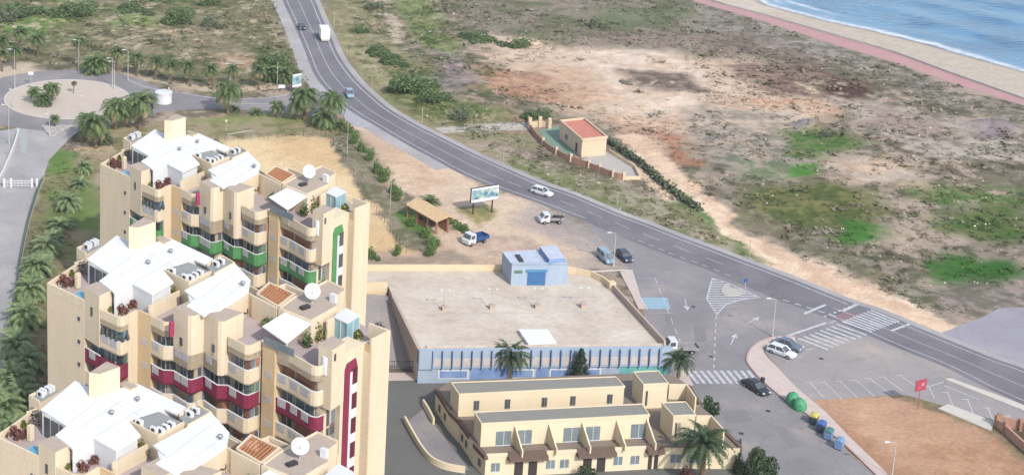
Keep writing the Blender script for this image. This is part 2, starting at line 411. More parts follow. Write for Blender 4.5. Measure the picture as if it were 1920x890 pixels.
zone([(1790, 480), (1920, 492), (1940, 520), (1830, 530), (1755, 520)], (60, 130, 42), 2, .95, (82, 138, 56), '3')
zone([(1560, 290), (1720, 300), (1740, 345), (1600, 345)], (214, 196, 178), 4, .8, (226, 196, 170), '2')
zone([(1640, 420), (1760, 430), (1760, 480), (1660, 470)], (192, 172, 152), 3, .7)
zone([(1500, 440), (1700, 490), (1800, 560), (1760, 600), (1640, 560), (1480, 480)], (168, 158, 140), 3, .85, (114, 118, 86), '3')
zone([(1740, 540), (1920, 520), (1960, 560), (1860, 590), (1760, 580)], (172, 158, 150), 3, .8, (140, 134, 122), '3')
# dirt track beside the road
zone([(1140, 265), (1200, 290), (1300, 380), (1420, 450), (1560, 510), (1700, 560), (1800, 610), (1760, 625), (1640, 590), (1500, 535), (1380, 470), (1290, 400), (1180, 310)], (230, 204, 176), 1.0, 1, (238, 216, 194), '2')
zone([(1400, 440), (1640, 530), (1740, 590), (1690, 600), (1560, 545), (1420, 470)], (224, 192, 166), 2, .85, (232, 206, 184), '2')
zone([(1310, 335), (1420, 425), (1520, 470), (1650, 528), (1665, 515), (1530, 450), (1400, 385)], (126, 122, 92), 1.8, .85, (160, 150, 124), '3')
# verge between road and track
zone([(850, 265), (1000, 300), (1150, 340), (1300, 390), (1420, 470), (1440, 500), (1300, 450), (1100, 375), (960, 318)], (178, 170, 146), 2, .9, (146, 148, 104), '3')
zone([(870, 250), (1000, 250), (1020, 275), (960, 280)], (168, 164, 126), 2, .8)
zone([(940, 300), (1010, 318), (1080, 350), (1180, 385), (1170, 395), (1040, 355), (950, 318)], (136, 150, 92), 1.5, .7, None, None, .44)
zone([(1270, 355), (1310, 370), (1365, 425), (1330, 425), (1280, 385)], (96, 146, 66), 1.2, .85)
zone([(1370, 440), (1410, 455), (1450, 495), (1400, 480)], (110, 140, 84), 1.2, .8)
zone([(815, 240), (900, 232), (990, 230), (1000, 243), (900, 246), (830, 250)], (206, 198, 190), .5, .95, edge=False)
TRK = [(1148, 258), (1200, 292), (1262, 345), (1318, 402), (1375, 440), (1440, 488), (1500, 525), (1600, 566), (1690, 598), (1760, 625), (1800, 612), (1700, 573), (1600, 533), (1500, 487), (1420, 440), (1360, 398), (1300, 348), (1240, 290), (1200, 252)]
zone(TRK, (236, 208, 180), .9, 1, (226, 194, 166), '2')
zone([(1262, 345), (1318, 402), (1375, 440), (1440, 488), (1500, 525), (1520, 520), (1440, 470), (1370, 422), (1300, 368)], (242, 218, 192), .8, .8, None, None, .45)
# pitch, dirt forecourt, garden
zone([(405, 262), (607, 253), (640, 290), (690, 372), (735, 440), (762, 474), (640, 480), (400, 420)], (236, 210, 166), .5, 1, (228, 196, 150), '1')
zone([(610, 250), (660, 240), (700, 300), (740, 370), (775, 440), (780, 475), (760, 475), (730, 430), (690, 365), (640, 290)], (168, 158, 136), 1, .95, (138, 138, 104), '3')
zone([(655, 235), (700, 230), (800, 290), (900, 345), (1030, 395), (1080, 420), (1160, 470), (1170, 500), (1050, 500), (690, 500), (700, 480), (820, 460), (800, 390), (745, 345), (690, 280)], (224, 200, 176), 1.2, 1, (212, 184, 160), '1')
zone([(720, 260), (800, 300), (840, 340), (800, 370), (740, 320)], (226, 196, 164), 2, .7, (214, 184, 154), '3')
zone([(980, 370), (1060, 410), (1150, 450), (1160, 480), (1080, 460), (960, 420)], (198, 182, 174), 2, .8)
zone([(985, 372), (1090, 408), (1190, 462), (1205, 510), (1100, 500), (1050, 450), (1000, 410)], (176, 168, 166), 4, .85, (190, 178, 170), '2')
zone([(870, 430), (980, 440), (1040, 470), (900, 480)], (212, 186, 168), 2, .7, (190, 168, 152), '3')
zone([(735, 395), (765, 390), (815, 440), (820, 455), (790, 445), (745, 420)], (108, 148, 66), .7, .95, (124, 156, 80), '3')
zone([(865, 385), (930, 385), (935, 405), (900, 418), (860, 395)], (140, 146, 84), 1, .9, (170, 160, 104), '3')
zone([(690, 485), (860, 470), (870, 495), (690, 498)], (176, 160, 142), 1, .8)
# west strip by the towers
zone([(150, 255), (230, 230), (420, 215), (640, 235), (640, 252), (420, 262), (300, 270), (200, 300)], (176, 164, 130), 2, .95, (150, 150, 104), '3')
zone([(330, 222), (560, 212), (620, 228), (420, 236)], (158, 172, 104), 2, .7, None, None, .44)
zone([(100, 290), (190, 300), (190, 470), (60, 760), (0, 900), (-20, 640), (50, 440)], (150, 152, 102), 2, .95, (170, 156, 124), '2')
zone([(100, 285), (140, 290), (130, 320), (85, 320)], (118, 160, 76), 1.2, .85)
zone([(90, 355), (150, 360), (180, 420), (120, 430), (80, 400)], (108, 150, 74), 2, .7, (140, 152, 96), '3')
zone([(150, 330), (190, 340), (188, 440), (140, 410)], (126, 156, 82), 2, .7)
zone([(150, 255), (200, 262), (230, 290), (180, 300), (120, 285)], (206, 184, 150), 1.2, .9, (190, 172, 144), '3')
zone([(-10, 460), (90, 430), (90, 560), (60, 700), (-10, 760)], (120, 132, 90), 3, .6, (150, 134, 110), '3')
# lot in the lower right
zone([(1515, 748), (1560, 747), (1640, 744), (1700, 738), (1740, 752), (1870, 815), (1990, 880), (1990, 960), (1680, 960), (1640, 880), (1580, 815)], (206, 166, 136), .9, 1, (192, 150, 120), '1')
zone([(1600, 760), (1680, 765), (1660, 800), (1700, 830), (1600, 820)], (216, 178, 148), 2, .7)
zone([(1700, 830), (1860, 850), (1920, 900), (1760, 900)], (214, 172, 140), 2, .7, (200, 150, 116), '3')
zone([(1560, 790), (1700, 880), (1690, 930), (1600, 840)], (190, 142, 108), 2.5, .7)
zone([(1690, 736), (1745, 745), (1880, 812), (1990, 870), (1990, 885), (1860, 825), (1740, 766), (1690, 752)], (120, 122, 84), .8, .8, (166, 150, 120), '3', .42)
# promenade verge and beach
PR_LO = [(1200, -45), (1290, -2), (1440, 43), (1575, 87), (1676, 117), (1777, 153), (1910, 195), (2060, 245)]
SHORE = [(1330, -45), (1440, 10), (1541, 37), (1629, 56), (1730, 81), (1811, 104), (1910, 131), (2060, 175)]
beach = GP(PR_LO) + GP(SHORE)[::-1]
zone(None, (206, 194, 178), .8, 1, (214, 204, 188), '1', raw=beach, edge=False)
far = [Vector((p[0], p[1])) for p in GP(SHORE)]
seapoly = [Vector((far[0].x - 400, far[0].y + 700)), *far, Vector((far[-1].x + 350, far[-1].y - 330)), Vector((5500, -600)), Vector((5500, 5500)), Vector((-500, 5500))]
dsea = sdist(X, Y, seapoly)
m = ss(dsea, -2.5, .5) * (dsea < 400); base = mix(base, c3(160, 148, 142), m * .9)
# flecks of pale sand, dry straw and green through the north-west field
nwf = GP([(-300, -60), (560, -60), (548, 100), (540, 150), (420, 168), (240, 135), (100, 118), (-300, 130)]); mk_ = ss(sdist(X, Y, nwf), -2, 4); f5 = fbm(X, Y, 1.7, 400, 3, .7); f6 = fbm(X, Y, 5, 410, 4, .6)
base = mix(base, c3(206, 190, 166), mk_ * ss(f5 * .6 + f6 * .4, .57, .66) * .75); base = mix(base, c3(86, 104, 58), mk_ * ss(1 - f5 * .5 - f6 * .5, .53, .62) * .7); base = mix(base, c3(150, 138, 112), mk_ * ss(fbm(X, Y, 10, 420, 4), .5, .62) * .55)
rv = GP([(600, -60), (830, -60), (980, 215), (900, 262), (760, 215), (640, 100)]); mk_ = ss(sdist(X, Y, rv), -2, 4)
base = mix(base, c3(94, 112, 62), mk_ * ss(1 - f5 * .5 - f6 * .5, .53, .62) * .7); base = mix(base, c3(200, 186, 160), mk_ * ss(f5 * .6 + f6 * .4, .58, .67) * .6)
# tiny relief away from flat works
bare = [GP([(500, -60), (640, -60), (660, 120), (900, 280), (1200, 400), (1520, 525), (1720, 620), (2000, 760), (2000, 960), (680, 960), (680, 500), (1000, 420), (700, 260), (560, 130)]),
        GP([(-300, 120), (110, 110), (260, 140), (400, 175), (600, 160), (700, 240), (640, 300), (760, 480), (400, 480), (330, 210), (180, 220), (80, 300), (0, 700), (-300, 800)])]
bare.append(GP([(1690, 615), (1800, 600), (1870, 572), (2080, 560), (2080, 770), (1700, 640)]))
bare.append(GP([(985, 215), (1095, 212), (1150, 250), (1215, 345), (1160, 350), (985, 260)]))
bare.append(GP([(800, 232), (1000, 226), (1000, 252), (830, 256)]))
keep = np.ones(len(X))
for P in bare: keep *= ss(-sdist(X, Y, P), 1, 6)
keep *= ss(-sdist(X, Y, beach), 1, 6) * ss(-dsea, 2, 8) * (np.abs(X) < 600) * (Y < 800) * (Y > 100)
Z = keep * ((fbm(X, Y, 14, 90, 4) - .42) * 1.2 + (n3 - .5) * .7)
def mound(px, py, r, h):
    global Z
    p = G(px, py); d = np.hypot((X - p.x) * .7, Y - p.y) / r
    Z = Z + np.where(d < 1, h * (1 - ss(d, 0, 1)) * (.6 + .8 * n3), 0)
mound(1860, 238, 5, 1.6); mound(1512, 238, 3.5, 1.5); mound(980, 80, 5, 1.3); mound(1230, 152, 7, .7); mound(905, 165, 4, 1.0)
Z = np.where(dsea > 0, -.15 - np.clip(dsea, 0, 40) * .02, Z)
zone([(1825, 232), (1870, 222), (1910, 240), (1900, 262), (1830, 252)], (150, 138, 144), 1, .8)
zone([(1505, 228), (1530, 225), (1535, 242), (1505, 244)], (150, 146, 152), .8, .85)
def grid_mesh(name, gx, gy, Z, colr, m, maskattr=None, keepmask=None):
    nx, ny = len(gx), len(gy); GX, GY = np.meshgrid(gx, gy)
    co = np.stack([GX.ravel(), GY.ravel(), Z], 1).astype(np.float32)
    q = np.arange(nx * ny).reshape(ny, nx); F = np.stack([q[:-1, :-1], q[:-1, 1:], q[1:, 1:], q[1:, :-1]], -1).reshape(-1, 4)
    if keepmask is not None:
        F = F[keepmask[F].any(1)]
    me = bpy.data.meshes.new(name); me.vertices.add(len(co)); me.vertices.foreach_set('co', co.ravel())
    me.loops.add(F.size); me.loops.foreach_set('vertex_index', F.ravel().astype(np.int32))
    me.polygons.add(len(F)); me.polygons.foreach_set('loop_start', np.arange(0, F.size, 4, dtype=np.int32))
    me.polygons.foreach_set('use_smooth', np.ones(len(F), bool))
    if colr is not None:
        a = me.attributes.new('soil', 'FLOAT_COLOR', 'POINT'); a.data.foreach_set('color', np.concatenate([colr, np.ones((len(colr), 1))], 1).astype(np.float32).ravel())
    if maskattr is not None:
        a = me.attributes.new('foam', 'FLOAT', 'POINT'); a.data.foreach_set('value', maskattr.astype(np.float32))
    me.update(calc_edges=True); me.validate(); me.materials.append(m)
    o = bpy.data.objects.new(name, me); COL.objects.link(o); return struct(o)
gm = bpy.data.materials.new('soil'); gm.use_nodes = True
nt = gm.node_tree; N = nt.nodes; L = nt.links; b = N['Principled BSDF']; b.inputs['Roughness'].default_value = .95; b.inputs['Specular IOR Level'].default_value = .1
at = N.new('ShaderNodeAttribute'); at.attribute_name = 'soil'; tc = N.new('ShaderNodeTexCoord')
def nz(scale, det, lo, hi, a0, a1):
    n = N.new('ShaderNodeTexNoise'); n.inputs['Scale'].default_value = scale; n.inputs['Detail'].default_value = det; n.inputs['Roughness'].default_value = .7
    L.new(tc.outputs['Object'], n.inputs['Vector']); r = N.new('ShaderNodeMapRange'); r.inputs[1].default_value = lo; r.inputs[2].default_value = hi; r.inputs[3].default_value = a0; r.inputs[4].default_value = a1
    L.new(n.outputs['Fac'], r.inputs[0]); return n, r
na, ra = nz(1.6, 5, .3, .7, .78, 1.2); nb_, rb = nz(.35, 4, .3, .7, .88, 1.12)
mu = N.new('ShaderNodeMath'); mu.operation = 'MULTIPLY'; L.new(ra.outputs[0], mu.inputs[0]); L.new(rb.outputs[0], mu.inputs[1])
vm = N.new('ShaderNodeVectorMath'); vm.operation = 'SCALE'; L.new(at.outputs['Color'], vm.inputs[0]); L.new(mu.outputs[0], vm.inputs['Scale']); L.new(vm.outputs[0], b.inputs['Base Color'])
bp = N.new('ShaderNodeBump'); bp.inputs['Strength'].default_value = .5; bp.inputs['Distance'].default_value = .12; L.new(na.outputs['Fac'], bp.inputs['Height']); L.new(bp.outputs[0], b.inputs['Normal'])
lum = base.mean(1, keepdims=True); base = (base * .98 + lum * .02) * np.array([.97, .95, .93]); lum = np.maximum(base.mean(1, keepdims=True), 1e-4); base = base * np.clip((lum / .30) ** .28, .5, 1.25)
grid_mesh('ground', gx, gy, Z, np.clip(base, 0, 1), gm)

# ------------------------------------------------------------------ sea
sx = axis(130, 290, .6, 6000); sy = axis(255, 470, .6, 6000)
SX, SY = np.meshgrid(sx, sy); x = SX.ravel(); y = SY.ravel()
wob = (fbm(x, y, 14, 200, 3) - .5) * 3 + (fbm(x, y, 3, 210, 3) - .5) * 1.4
ds = sdist(x, y, seapoly); dd = ds + wob
brk = fbm(x, y, 22, 220, 3); fine = fbm(x, y, 1.3, 230, 3, .7)
foam = ss(dd, -.8, .2) * (1 - ss(dd, .8, 3.4)) * .75
XW = G(1640, 50).x; gate = 1 - ss(x + (brk - .5) * 40, XW - 12, XW + 10)
line2 = gate * np.exp(-((dd - 8.5) / 1.3) ** 2) * ss(brk, .42, .56) + np.exp(-((dd - 5) / 1.2) ** 2) * ss(1 - brk, .42, .55) * .8
line3 = np.exp(-((dd - 15) / 1.0) ** 2) * ss(fbm(x, y, 30, 240, 2), .55, .65) * .35
foam = np.clip((foam * (.5 + .8 * brk) + line2 + line3) * (.35 + 1.3 * fine) + ss(dd, 0, 1) * (1 - ss(dd, 2, 9)) * .14, 0, 1)
foam = np.where(ds > 200, 0, foam)
swell = (np.sin((dd * .33)) * .2 * ss(fbm(x, y, 40, 260, 2), .45, .65) + (fbm(x, y, 6, 250, 3) - .5) * .4) * ss(ds, 2, 12) * (ds < 500)
zs = np.clip((ds + .5 * wob) * .06, -.4, .05) + swell
sm = bpy.data.materials.new('seawater'); sm.use_nodes = True
nt = sm.node_tree; N = nt.nodes; L = nt.links; b = N['Principled BSDF']; b.inputs['Roughness'].default_value = .22; b.inputs['Specular IOR Level'].default_value = .4
tc = N.new('ShaderNodeTexCoord'); at = N.new('ShaderNodeAttribute'); at.attribute_name = 'foam'
n = N.new('ShaderNodeTexNoise'); n.inputs['Scale'].default_value = .06; n.inputs['Detail'].default_value = 4; L.new(tc.outputs['Object'], n.inputs['Vector'])
r = N.new('ShaderNodeValToRGB'); r.color_ramp.elements[0].position = .38; r.color_ramp.elements[1].position = .62
r.color_ramp.elements[0].color = (*C(44, 108, 150), 1); r.color_ramp.elements[1].color = (*C(68, 136, 174), 1); L.new(n.outputs['Fac'], r.inputs[0])
mx = N.new('ShaderNodeMixRGB'); L.new(at.outputs['Fac'], mx.inputs[0]); L.new(r.outputs[0], mx.inputs[1]); mx.inputs[2].default_value = (*C(236, 240, 246), 1); L.new(mx.outputs[0], b.inputs['Base Color'])
ra = N.new('ShaderNodeMapRange'); ra.inputs[3].default_value = .22; ra.inputs[4].default_value = .9; L.new(at.outputs['Fac'], ra.inputs[0]); L.new(ra.outputs[0], b.inputs['Roughness'])
mp = N.new('ShaderNodeMapping'); mp.inputs['Rotation'].default_value = (0, 0, .75); mp.inputs['Scale'].default_value = (.5, 1.6, 1); L.new(tc.outputs['Object'], mp.inputs[0])
n2_ = N.new('ShaderNodeTexNoise'); n2_.inputs['Scale'].default_value = .55; n2_.inputs['Detail'].default_value = 5; L.new(mp.outputs[0], n2_.inputs['Vector'])
bp = N.new('ShaderNodeBump'); bp.inputs['Strength'].default_value = .7; bp.inputs['Distance'].default_value = .5; L.new(n2_.outputs['Fac'], bp.inputs['Height']); L.new(bp.outputs[0], b.inputs['Normal'])
grid_mesh('sea', sx, sy, zs, None, sm, foam, ds > -3)
# promenade
PR_HI = [(1235, -45), (1322, -2), (1440, 31), (1575, 70), (1676, 99), (1777, 136), (1910, 183), (2060, 236)]
pm = MB(); pm.sheet(smoothpath(GP(PR_LO), 3) + smoothpath(GP(PR_HI), 3)[::-1], .03); struct(pm.build('promenade', 'promenade'))
sw = MB(); sw.strip(smoothpath(GP(PR_HI), 3), .4, -.1, .55); tag(sw.build('beach_wall', 'kerbwhite'), 'low pale wall dividing the pink promenade from the beach', 'wall')

# ------------------------------------------------------------------ roads
am = bpy.data.materials.new('asphalt'); am.use_nodes = True
def asphalt(name, c0, c1, c2, sc=.12):
    m = bpy.data.materials.new(name); m.use_nodes = True; nt = m.node_tree; N = nt.nodes; L = nt.links; b = N['Principled BSDF']
    b.inputs['Roughness'].default_value = .85; b.inputs['Specular IOR Level'].default_value = .25
    tc = N.new('ShaderNodeTexCoord'); n = N.new('ShaderNodeTexNoise'); n.inputs['Scale'].default_value = sc; n.inputs['Detail'].default_value = 6; n.inputs['Roughness'].default_value = .6
    L.new(tc.outputs['Object'], n.inputs['Vector']); r = N.new('ShaderNodeValToRGB'); e = r.color_ramp.elements
    e[0].position = .34; e[0].color = (*c0, 1); e[1].position = .7; e[1].color = (*c2, 1); q = e.new(.52); q.color = (*c1, 1); L.new(n.outputs['Fac'], r.inputs[0])
    f = N.new('ShaderNodeTexNoise'); f.inputs['Scale'].default_value = 3.5; f.inputs['Detail'].default_value = 4; L.new(tc.outputs['Object'], f.inputs['Vector'])
    mr = N.new('ShaderNodeMapRange'); mr.inputs[1].default_value = .3; mr.inputs[2].default_value = .7; mr.inputs[3].default_value = .9; mr.inputs[4].default_value = 1.1; L.new(f.outputs['Fac'], mr.inputs[0])
    vm = N.new('ShaderNodeVectorMath'); vm.operation = 'SCALE'; v_ = N.new('ShaderNodeTexVoronoi'); v_.feature = 'DISTANCE_TO_EDGE'; v_.inputs['Scale'].default_value = .16; dn = N.new('ShaderNodeVectorMath'); dn.operation = 'ADD'; L.new(tc.outputs['Object'], dn.inputs[0]); L.new(f.outputs['Color'], dn.inputs[1]); L.new(dn.outputs[0], v_.inputs['Vector'])
    cr_ = N.new('ShaderNodeMapRange'); cr_.inputs[1].default_value = .0; cr_.inputs[2].default_value = .02; cr_.inputs[3].default_value = .86; cr_.inputs[4].default_value = 1.0; L.new(v_.outputs['Distance'], cr_.inputs[0])
    st = N.new('ShaderNodeTexNoise'); st.inputs['Scale'].default_value = .5; st.inputs['Detail'].default_value = 3; L.new(tc.outputs['Object'], st.inputs['Vector']); sr_ = N.new('ShaderNodeMapRange'); sr_.inputs[1].default_value = .62; sr_.inputs[2].default_value = .75; sr_.inputs[3].default_value = 1; sr_.inputs[4].default_value = .84; L.new(st.outputs['Fac'], sr_.inputs[0])
    m1_ = N.new('ShaderNodeMath'); m1_.operation = 'MULTIPLY'; L.new(cr_.outputs[0], m1_.inputs[0]); L.new(sr_.outputs[0], m1_.inputs[1]); m2_ = N.new('ShaderNodeMath'); m2_.operation = 'MULTIPLY'; L.new(m1_.outputs[0], m2_.inputs[0]); L.new(mr.outputs[0], m2_.inputs[1])
    L.new(r.outputs[0], vm.inputs[0]); L.new(m2_.outputs[0], vm.inputs['Scale']); L.new(vm.outputs[0], b.inputs['Base Color']); MATS[name] = m
asphalt('road', C(120, 116, 122), C(130, 126, 131), C(142, 137, 140))
asphalt('oldroad', C(142, 138, 140), C(154, 149, 150), C(176, 166, 160), .09)
asphalt('lot', C(158, 153, 154), C(172, 164, 160), C(202, 184, 172), .07)
asphalt('paleroad', C(172, 168, 168), C(184, 179, 178), C(198, 192, 186), .1)
asphalt('apronroad', C(158, 153, 162), C(168, 163, 172), C(184, 176, 178), .08)
RR = [(560, -45), (582.8, 0), (598, 37), (614.8, 74), (628, 104.5), (648.5, 135), (668.7, 158.4), (695.7, 183.7), (722.7, 205.6), (749.6, 222.4), (776.6, 237.6), (817, 257.8), (850.7, 274.7), (884.5, 291.5), (956.6, 324), (1012.8, 347.8), (1069, 367), (1147.8, 400), (1212, 424), (1268.5, 446), (1324.7, 467), (1381, 488.5), (1437, 509.6), (1500, 534), (1589, 570), (1632, 584), (1690, 607), (1770, 640), (1860, 676), (1912, 694), (2050, 752)]
LL = [(516, -45), (537, 0), (551, 30), (566, 62), (581, 97.7), (596, 135), (615, 162), (638, 182), (655, 199), (682, 217), (709, 233), (749.6, 257), (783, 276), (817, 294), (864, 319.7), (917, 343), (999, 372), (1050, 391), (1107, 413), (1160, 436), (1208, 455), (1268, 479), (1322, 498), (1392, 527), (1460, 556), (1520, 578), (1590, 604), (1640, 626), (1700, 652), (1780, 684), (1860, 724), (1912, 747), (2050, 810)]
wr = smoothpath(GP(RR), 4); wl = smoothpath(GP(LL), 4)
def resample(P, n):
    d = [0]
    for i in range(1, len(P)): d.append(d[-1] + (P[i] - P[i - 1]).length)
    out = []; j = 0
    for k in range(n):
        t = d[-1] * k / (n - 1)
        while j < len(P) - 2 and d[j + 1] < t: j += 1
        u = (t - d[j]) / max(1e-6, d[j + 1] - d[j]); out.append(P[j].lerp(P[j + 1], min(1, u)))
    return out
def offs(P, d):
    out = []
    for i in range(len(P)):
        t = (P[min(i + 1, len(P) - 1)] - P[max(i - 1, 0)]).normalized(); out.append(P[i] + Vector((-t.y, t.x)) * d)
    return out
# path runs from far to near; its left-hand normal points to the sea side
rd = MB(); rr_o = offs(wr, 1.1); ll_o = offs(wl, -1.2)
rd.sheet(rr_o + ll_o[::-1], .024); struct(rd.build('road', 'road'))
vg = MB(); vg.strip(offs(wr, 1.7), 1.7, .012, None); struct(vg.build('road_shoulder', 'paleroad'))
# left shoulder of older asphalt by the far stretch
sh_ = MB(); sh_.strip(offs(wl[:56], -2.6), 3.4, .016, None); struct(sh_.build('road_shoulder', 'paleroad'))
# junction, side street
jn = MB()
jn.sheet(GP([(1075, 396), (1300, 480), (1520, 570), (1668, 632), (1600, 660), (1520, 700), (1446, 634), (1418, 642), (1403, 658), (1399, 677), (1410, 694), (1469, 748), (1515, 782), (1590, 845), (1690, 935), (1440, 935), (1370, 850), (1290, 735), (1235, 700), (1200, 560), (1184, 508), (1150, 470)]), .012)
struct(jn.build('side_street', 'oldroad'))
lt = MB(); lt.sheet(GP([(1440, 634), (1500, 634), (1665, 628), (1700, 648), (1800, 694), (1912, 752), (2050, 820), (2050, 870), (1912, 800), (1740, 752), (1700, 740), (1515, 750), (1488, 722), (1431, 655)]), .016); struct(lt.build('car_park', 'lot'))
ap = MB(); ap.sheet([p for p in GP([(1716, 622), (1766, 624), (1802, 608), (1838, 596), (1862, 584), (1874, 577), (1912, 576), (2060, 574), (2060, 752), (1912, 692), (1850, 670), (1770, 640)])], .009); struct(ap.build('apron', 'apronroad'))
# road lines
ln = MB(); ZL = .029
def seg(P, a, b):  # fraction of a path
    n = len(P); return P[int(a * (n - 1)):int(b * (n - 1)) + 1]
for P, wd in ((wr, .22),):
    ln.strip(P[:-24], wd, ZL, None); ln.strip(P[-18:], .16, ZL, None)
ln.strip(wl[:72], .18, ZL, None)
wr2 = resample(wr, 300); wl2 = resample(wl, 300)
mid = []
for p in wl2:
    q = min(wr2, key=lambda t: (t - p).length); mid.append(p.lerp(q, .48))
dist = 0
def dashes(P, on, off_, w_, start=0, end=1e9):
    d = 0
    for i in range(len(P) - 1):
        d += (P[i + 1] - P[i]).length
        if (d % (on + off_)) < on and start <= d <= end: ln.strip([P[i], P[i + 1]], w_, ZL + .002, None)
mfine = resample(mid, 1400); lfine = resample(wl, 1400)
Lm = sum((mfine[i + 1] - mfine[i]).length for i in range(1399)); 
dashes(mfine, 400, 0, .14, 0, Lm * .62); dashes(mfine, 3.5, 3, .14, Lm * .62, Lm * .79); dashes(mfine, 300, 0, .12, Lm * .86, Lm)
Ll = sum((lfine[i + 1] - lfine[i]).length for i in range(1399))
dashes(lfine, 2.6, 3.2, .2, Ll * .58, Ll * .705); dashes(lfine, 1.2, 1.0, .16, Ll * .73, Ll * .80); dashes(lfine, 300, 0, .16, Ll * .86, Ll)
def lpx(a, b, w_, z=ZL): ln.strip(GP([a, b]), w_, z, None)
lpx((1508, 588), (1548, 571), .5); lpx((1580, 583), (1608, 570), .5); lpx((1472, 631), (1549, 605), .45)
lpx((1671, 620), (1706, 607), .45)
for k in range(7): lpx((1545 + k * 9.2, 594 - k * 3.6), (1549 + k * 9.2, 592 - k * 3.6), .35, .036)
for k in range(5): lpx((1468 + k * 22, 562 + k * 7), (1480 + k * 22, 565 + k * 7), .3, .037)
struct(ln.build('road_lines', 'line'))
zb = MB()
def bar(a, b, w_): zb.strip(GP([a, b]), w_, .033, None)
for k in range(9):
    t = k / 8; bar((1632 - 53 * t, 581 + 21 * t), (1686 - 51 * t, 603 + 19 * t), .48)
for k in range(8):
    t = k / 7; bar((1569 - 72 * t, 608 + 26 * t), (1625 - 73 * t, 628 + 27 * t), .5)
struct(zb.build('zebra_crossing', 'line'))
zb = MB()
for k in range(10):
    x0 = 1289 + k * 12.6; bar((x0, 694.5), (x0 + 20, 719), .5)
struct(zb.build('zebra_crossing', 'line'))
rp = MB(); rp.sheet(GP([(1560, 596), (1585, 583), (1612, 593), (1583, 606)]), .0305); struct(rp.build('red_paving', 'redpave'))
# traffic island hatch
ti = MB()
isl = GP([(1336, 521), (1325, 560), (1344, 589.6), (1361, 571), (1389, 561.5), (1423, 557), (1395, 543), (1358, 528)])
ti.strip(isl + [isl[0]], .22, .021, None)
for k in range(15):
    y_ = 524 + k * 4.4; row = [G(x_, y_) for x_ in np.linspace(1320, 1425, 160)]
    a = np.array([[p.x, p.y] for p in row]); ins = sdist(a[:, 0], a[:, 1], isl) > 0
    if ins.sum() > 2:
        q = np.where(ins)[0]; ti.strip([row[q[0]], row[q[-1]]], .32, .0205, None)
struct(ti.build('hatched_marking', 'line'))
ib = MB(); ib.prism(smoothpath(GP([(1358, 533), (1384, 541), (1398, 549), (1382, 554), (1360, 554), (1352, 546), (1358, 533)]), 4)[:-1], 0, .13); struct(ib.build('traffic_island', 'concrete'))
# arrows, bays, edge dashes of the side street
mk = MB()
def arrow(a, b, w_=.16, hw=.5, hl=1.6, z=.021):
    A, B = G(*a), G(*b); d = (B - A).to_2d().normalized(); n_ = Vector((-d.y, d.x)); e = B.to_2d() - d * hl
    mk.strip([A, e], w_, z, None); mk.add([(*(e + n_ * hw), z), (*(e - n_ * hw), z), (*B.to_2d(), z)], [(0, 1, 2)])
arrow((1284, 560), (1289, 582)); arrow((1370, 646), (1380, 625)); arrow((1402, 606), (1424, 594)); arrow((1554, 606), (1575, 597))
arrow((1186, 447), (1170, 440)); arrow((1222, 436), (1206, 430))
for k in range(8): mk.strip(GP([(1343 - k * .6, 592 + k * 13), (1342.6 - k * .6, 598 + k * 13)]), .16, .021, None)
for k in range(9):
    mk.strip(GP([(1228 + k * 7.5, 520 + k * 19), (1232 + k * 7.5, 531 + k * 19)]), .13, .021, None)
for a, b in [((1519, 717), (1546, 746)), ((1546, 716), (1578, 747)), ((1575, 714), (1609, 746)), ((1604, 712), (1641, 743)), ((1630, 709), (1668, 737)), ((1657, 706), (1692, 732)), ((1688, 703), (1723, 728)), ((1741, 723), (1752, 746)), ((1776, 735), (1787, 760)), ((1814, 748), (1826, 777)), ((1852, 764), (1864, 790)), ((1891, 779), (1898, 792))]:
    mk.strip(GP([a, b]), .13, .021, None); mk.strip(GP([(a[0] - 9, a[1] + .2), (a[0] + 3, a[1])]), .13, .0213, None)
mk.strip(GP([(1770, 722), (1810, 738), (1835, 748)]), .18, .021, None); mk.strip(GP([(1716, 732), (1770, 715)]), .14, .021, None)
mk.strip(GP([(1510, 655), (1527, 652)]), .1, .021, None)
struct(mk.build('painted_markings', 'line'))
yl = MB()
for k in range(5): yl.strip(GP([(1474 + k * 9, 677 - k * 5), (1506 + k * 5, 668 - k * 4)]), .12, .0213, None)
struct(yl.build('bay_markings', 'lineworn'))
bpz = MB(); bpz.sheet(GP([(1199, 557.5), (1251, 557.5), (1257, 579), (1205, 579)]), .019); struct(bpz.build('blue_bay', 'bluepaint'))
bl = MB()
for k in range(6): bl.strip(GP([(1190 + k * 4, 522 + k * 13), (1240 + k * 5, 521 + k * 13)]), .12, .018, None)
struct(bl.build('bay_lines', 'lineworn'))
pt_ = MB()
for q in ([(1300, 610), (1322, 612), (1326, 640), (1303, 640)], [(1350, 770), (1400, 768), (1412, 790), (1362, 792)], [(1452, 800), (1470, 799), (1500, 835), (1480, 838)], [(1245, 590), (1262, 590), (1268, 606), (1250, 606)]): pt_.sheet(GP(q), .0165)
struct(pt_.build('asphalt_patch', mat('patch', C(146, 141, 143), .9, C(137, 133, 135), .8, fine=(4, .08))))
mh = MB()
for q in ((1333, 668), (1440, 770), (1390, 812), (1300, 575), (1540, 672)):
    p = G(*q); mh.lathe([(.36, .022), (0, .0225)], (p.x, p.y, 0), 12)
struct(mh.build('manhole_covers', 'darkmetal'))
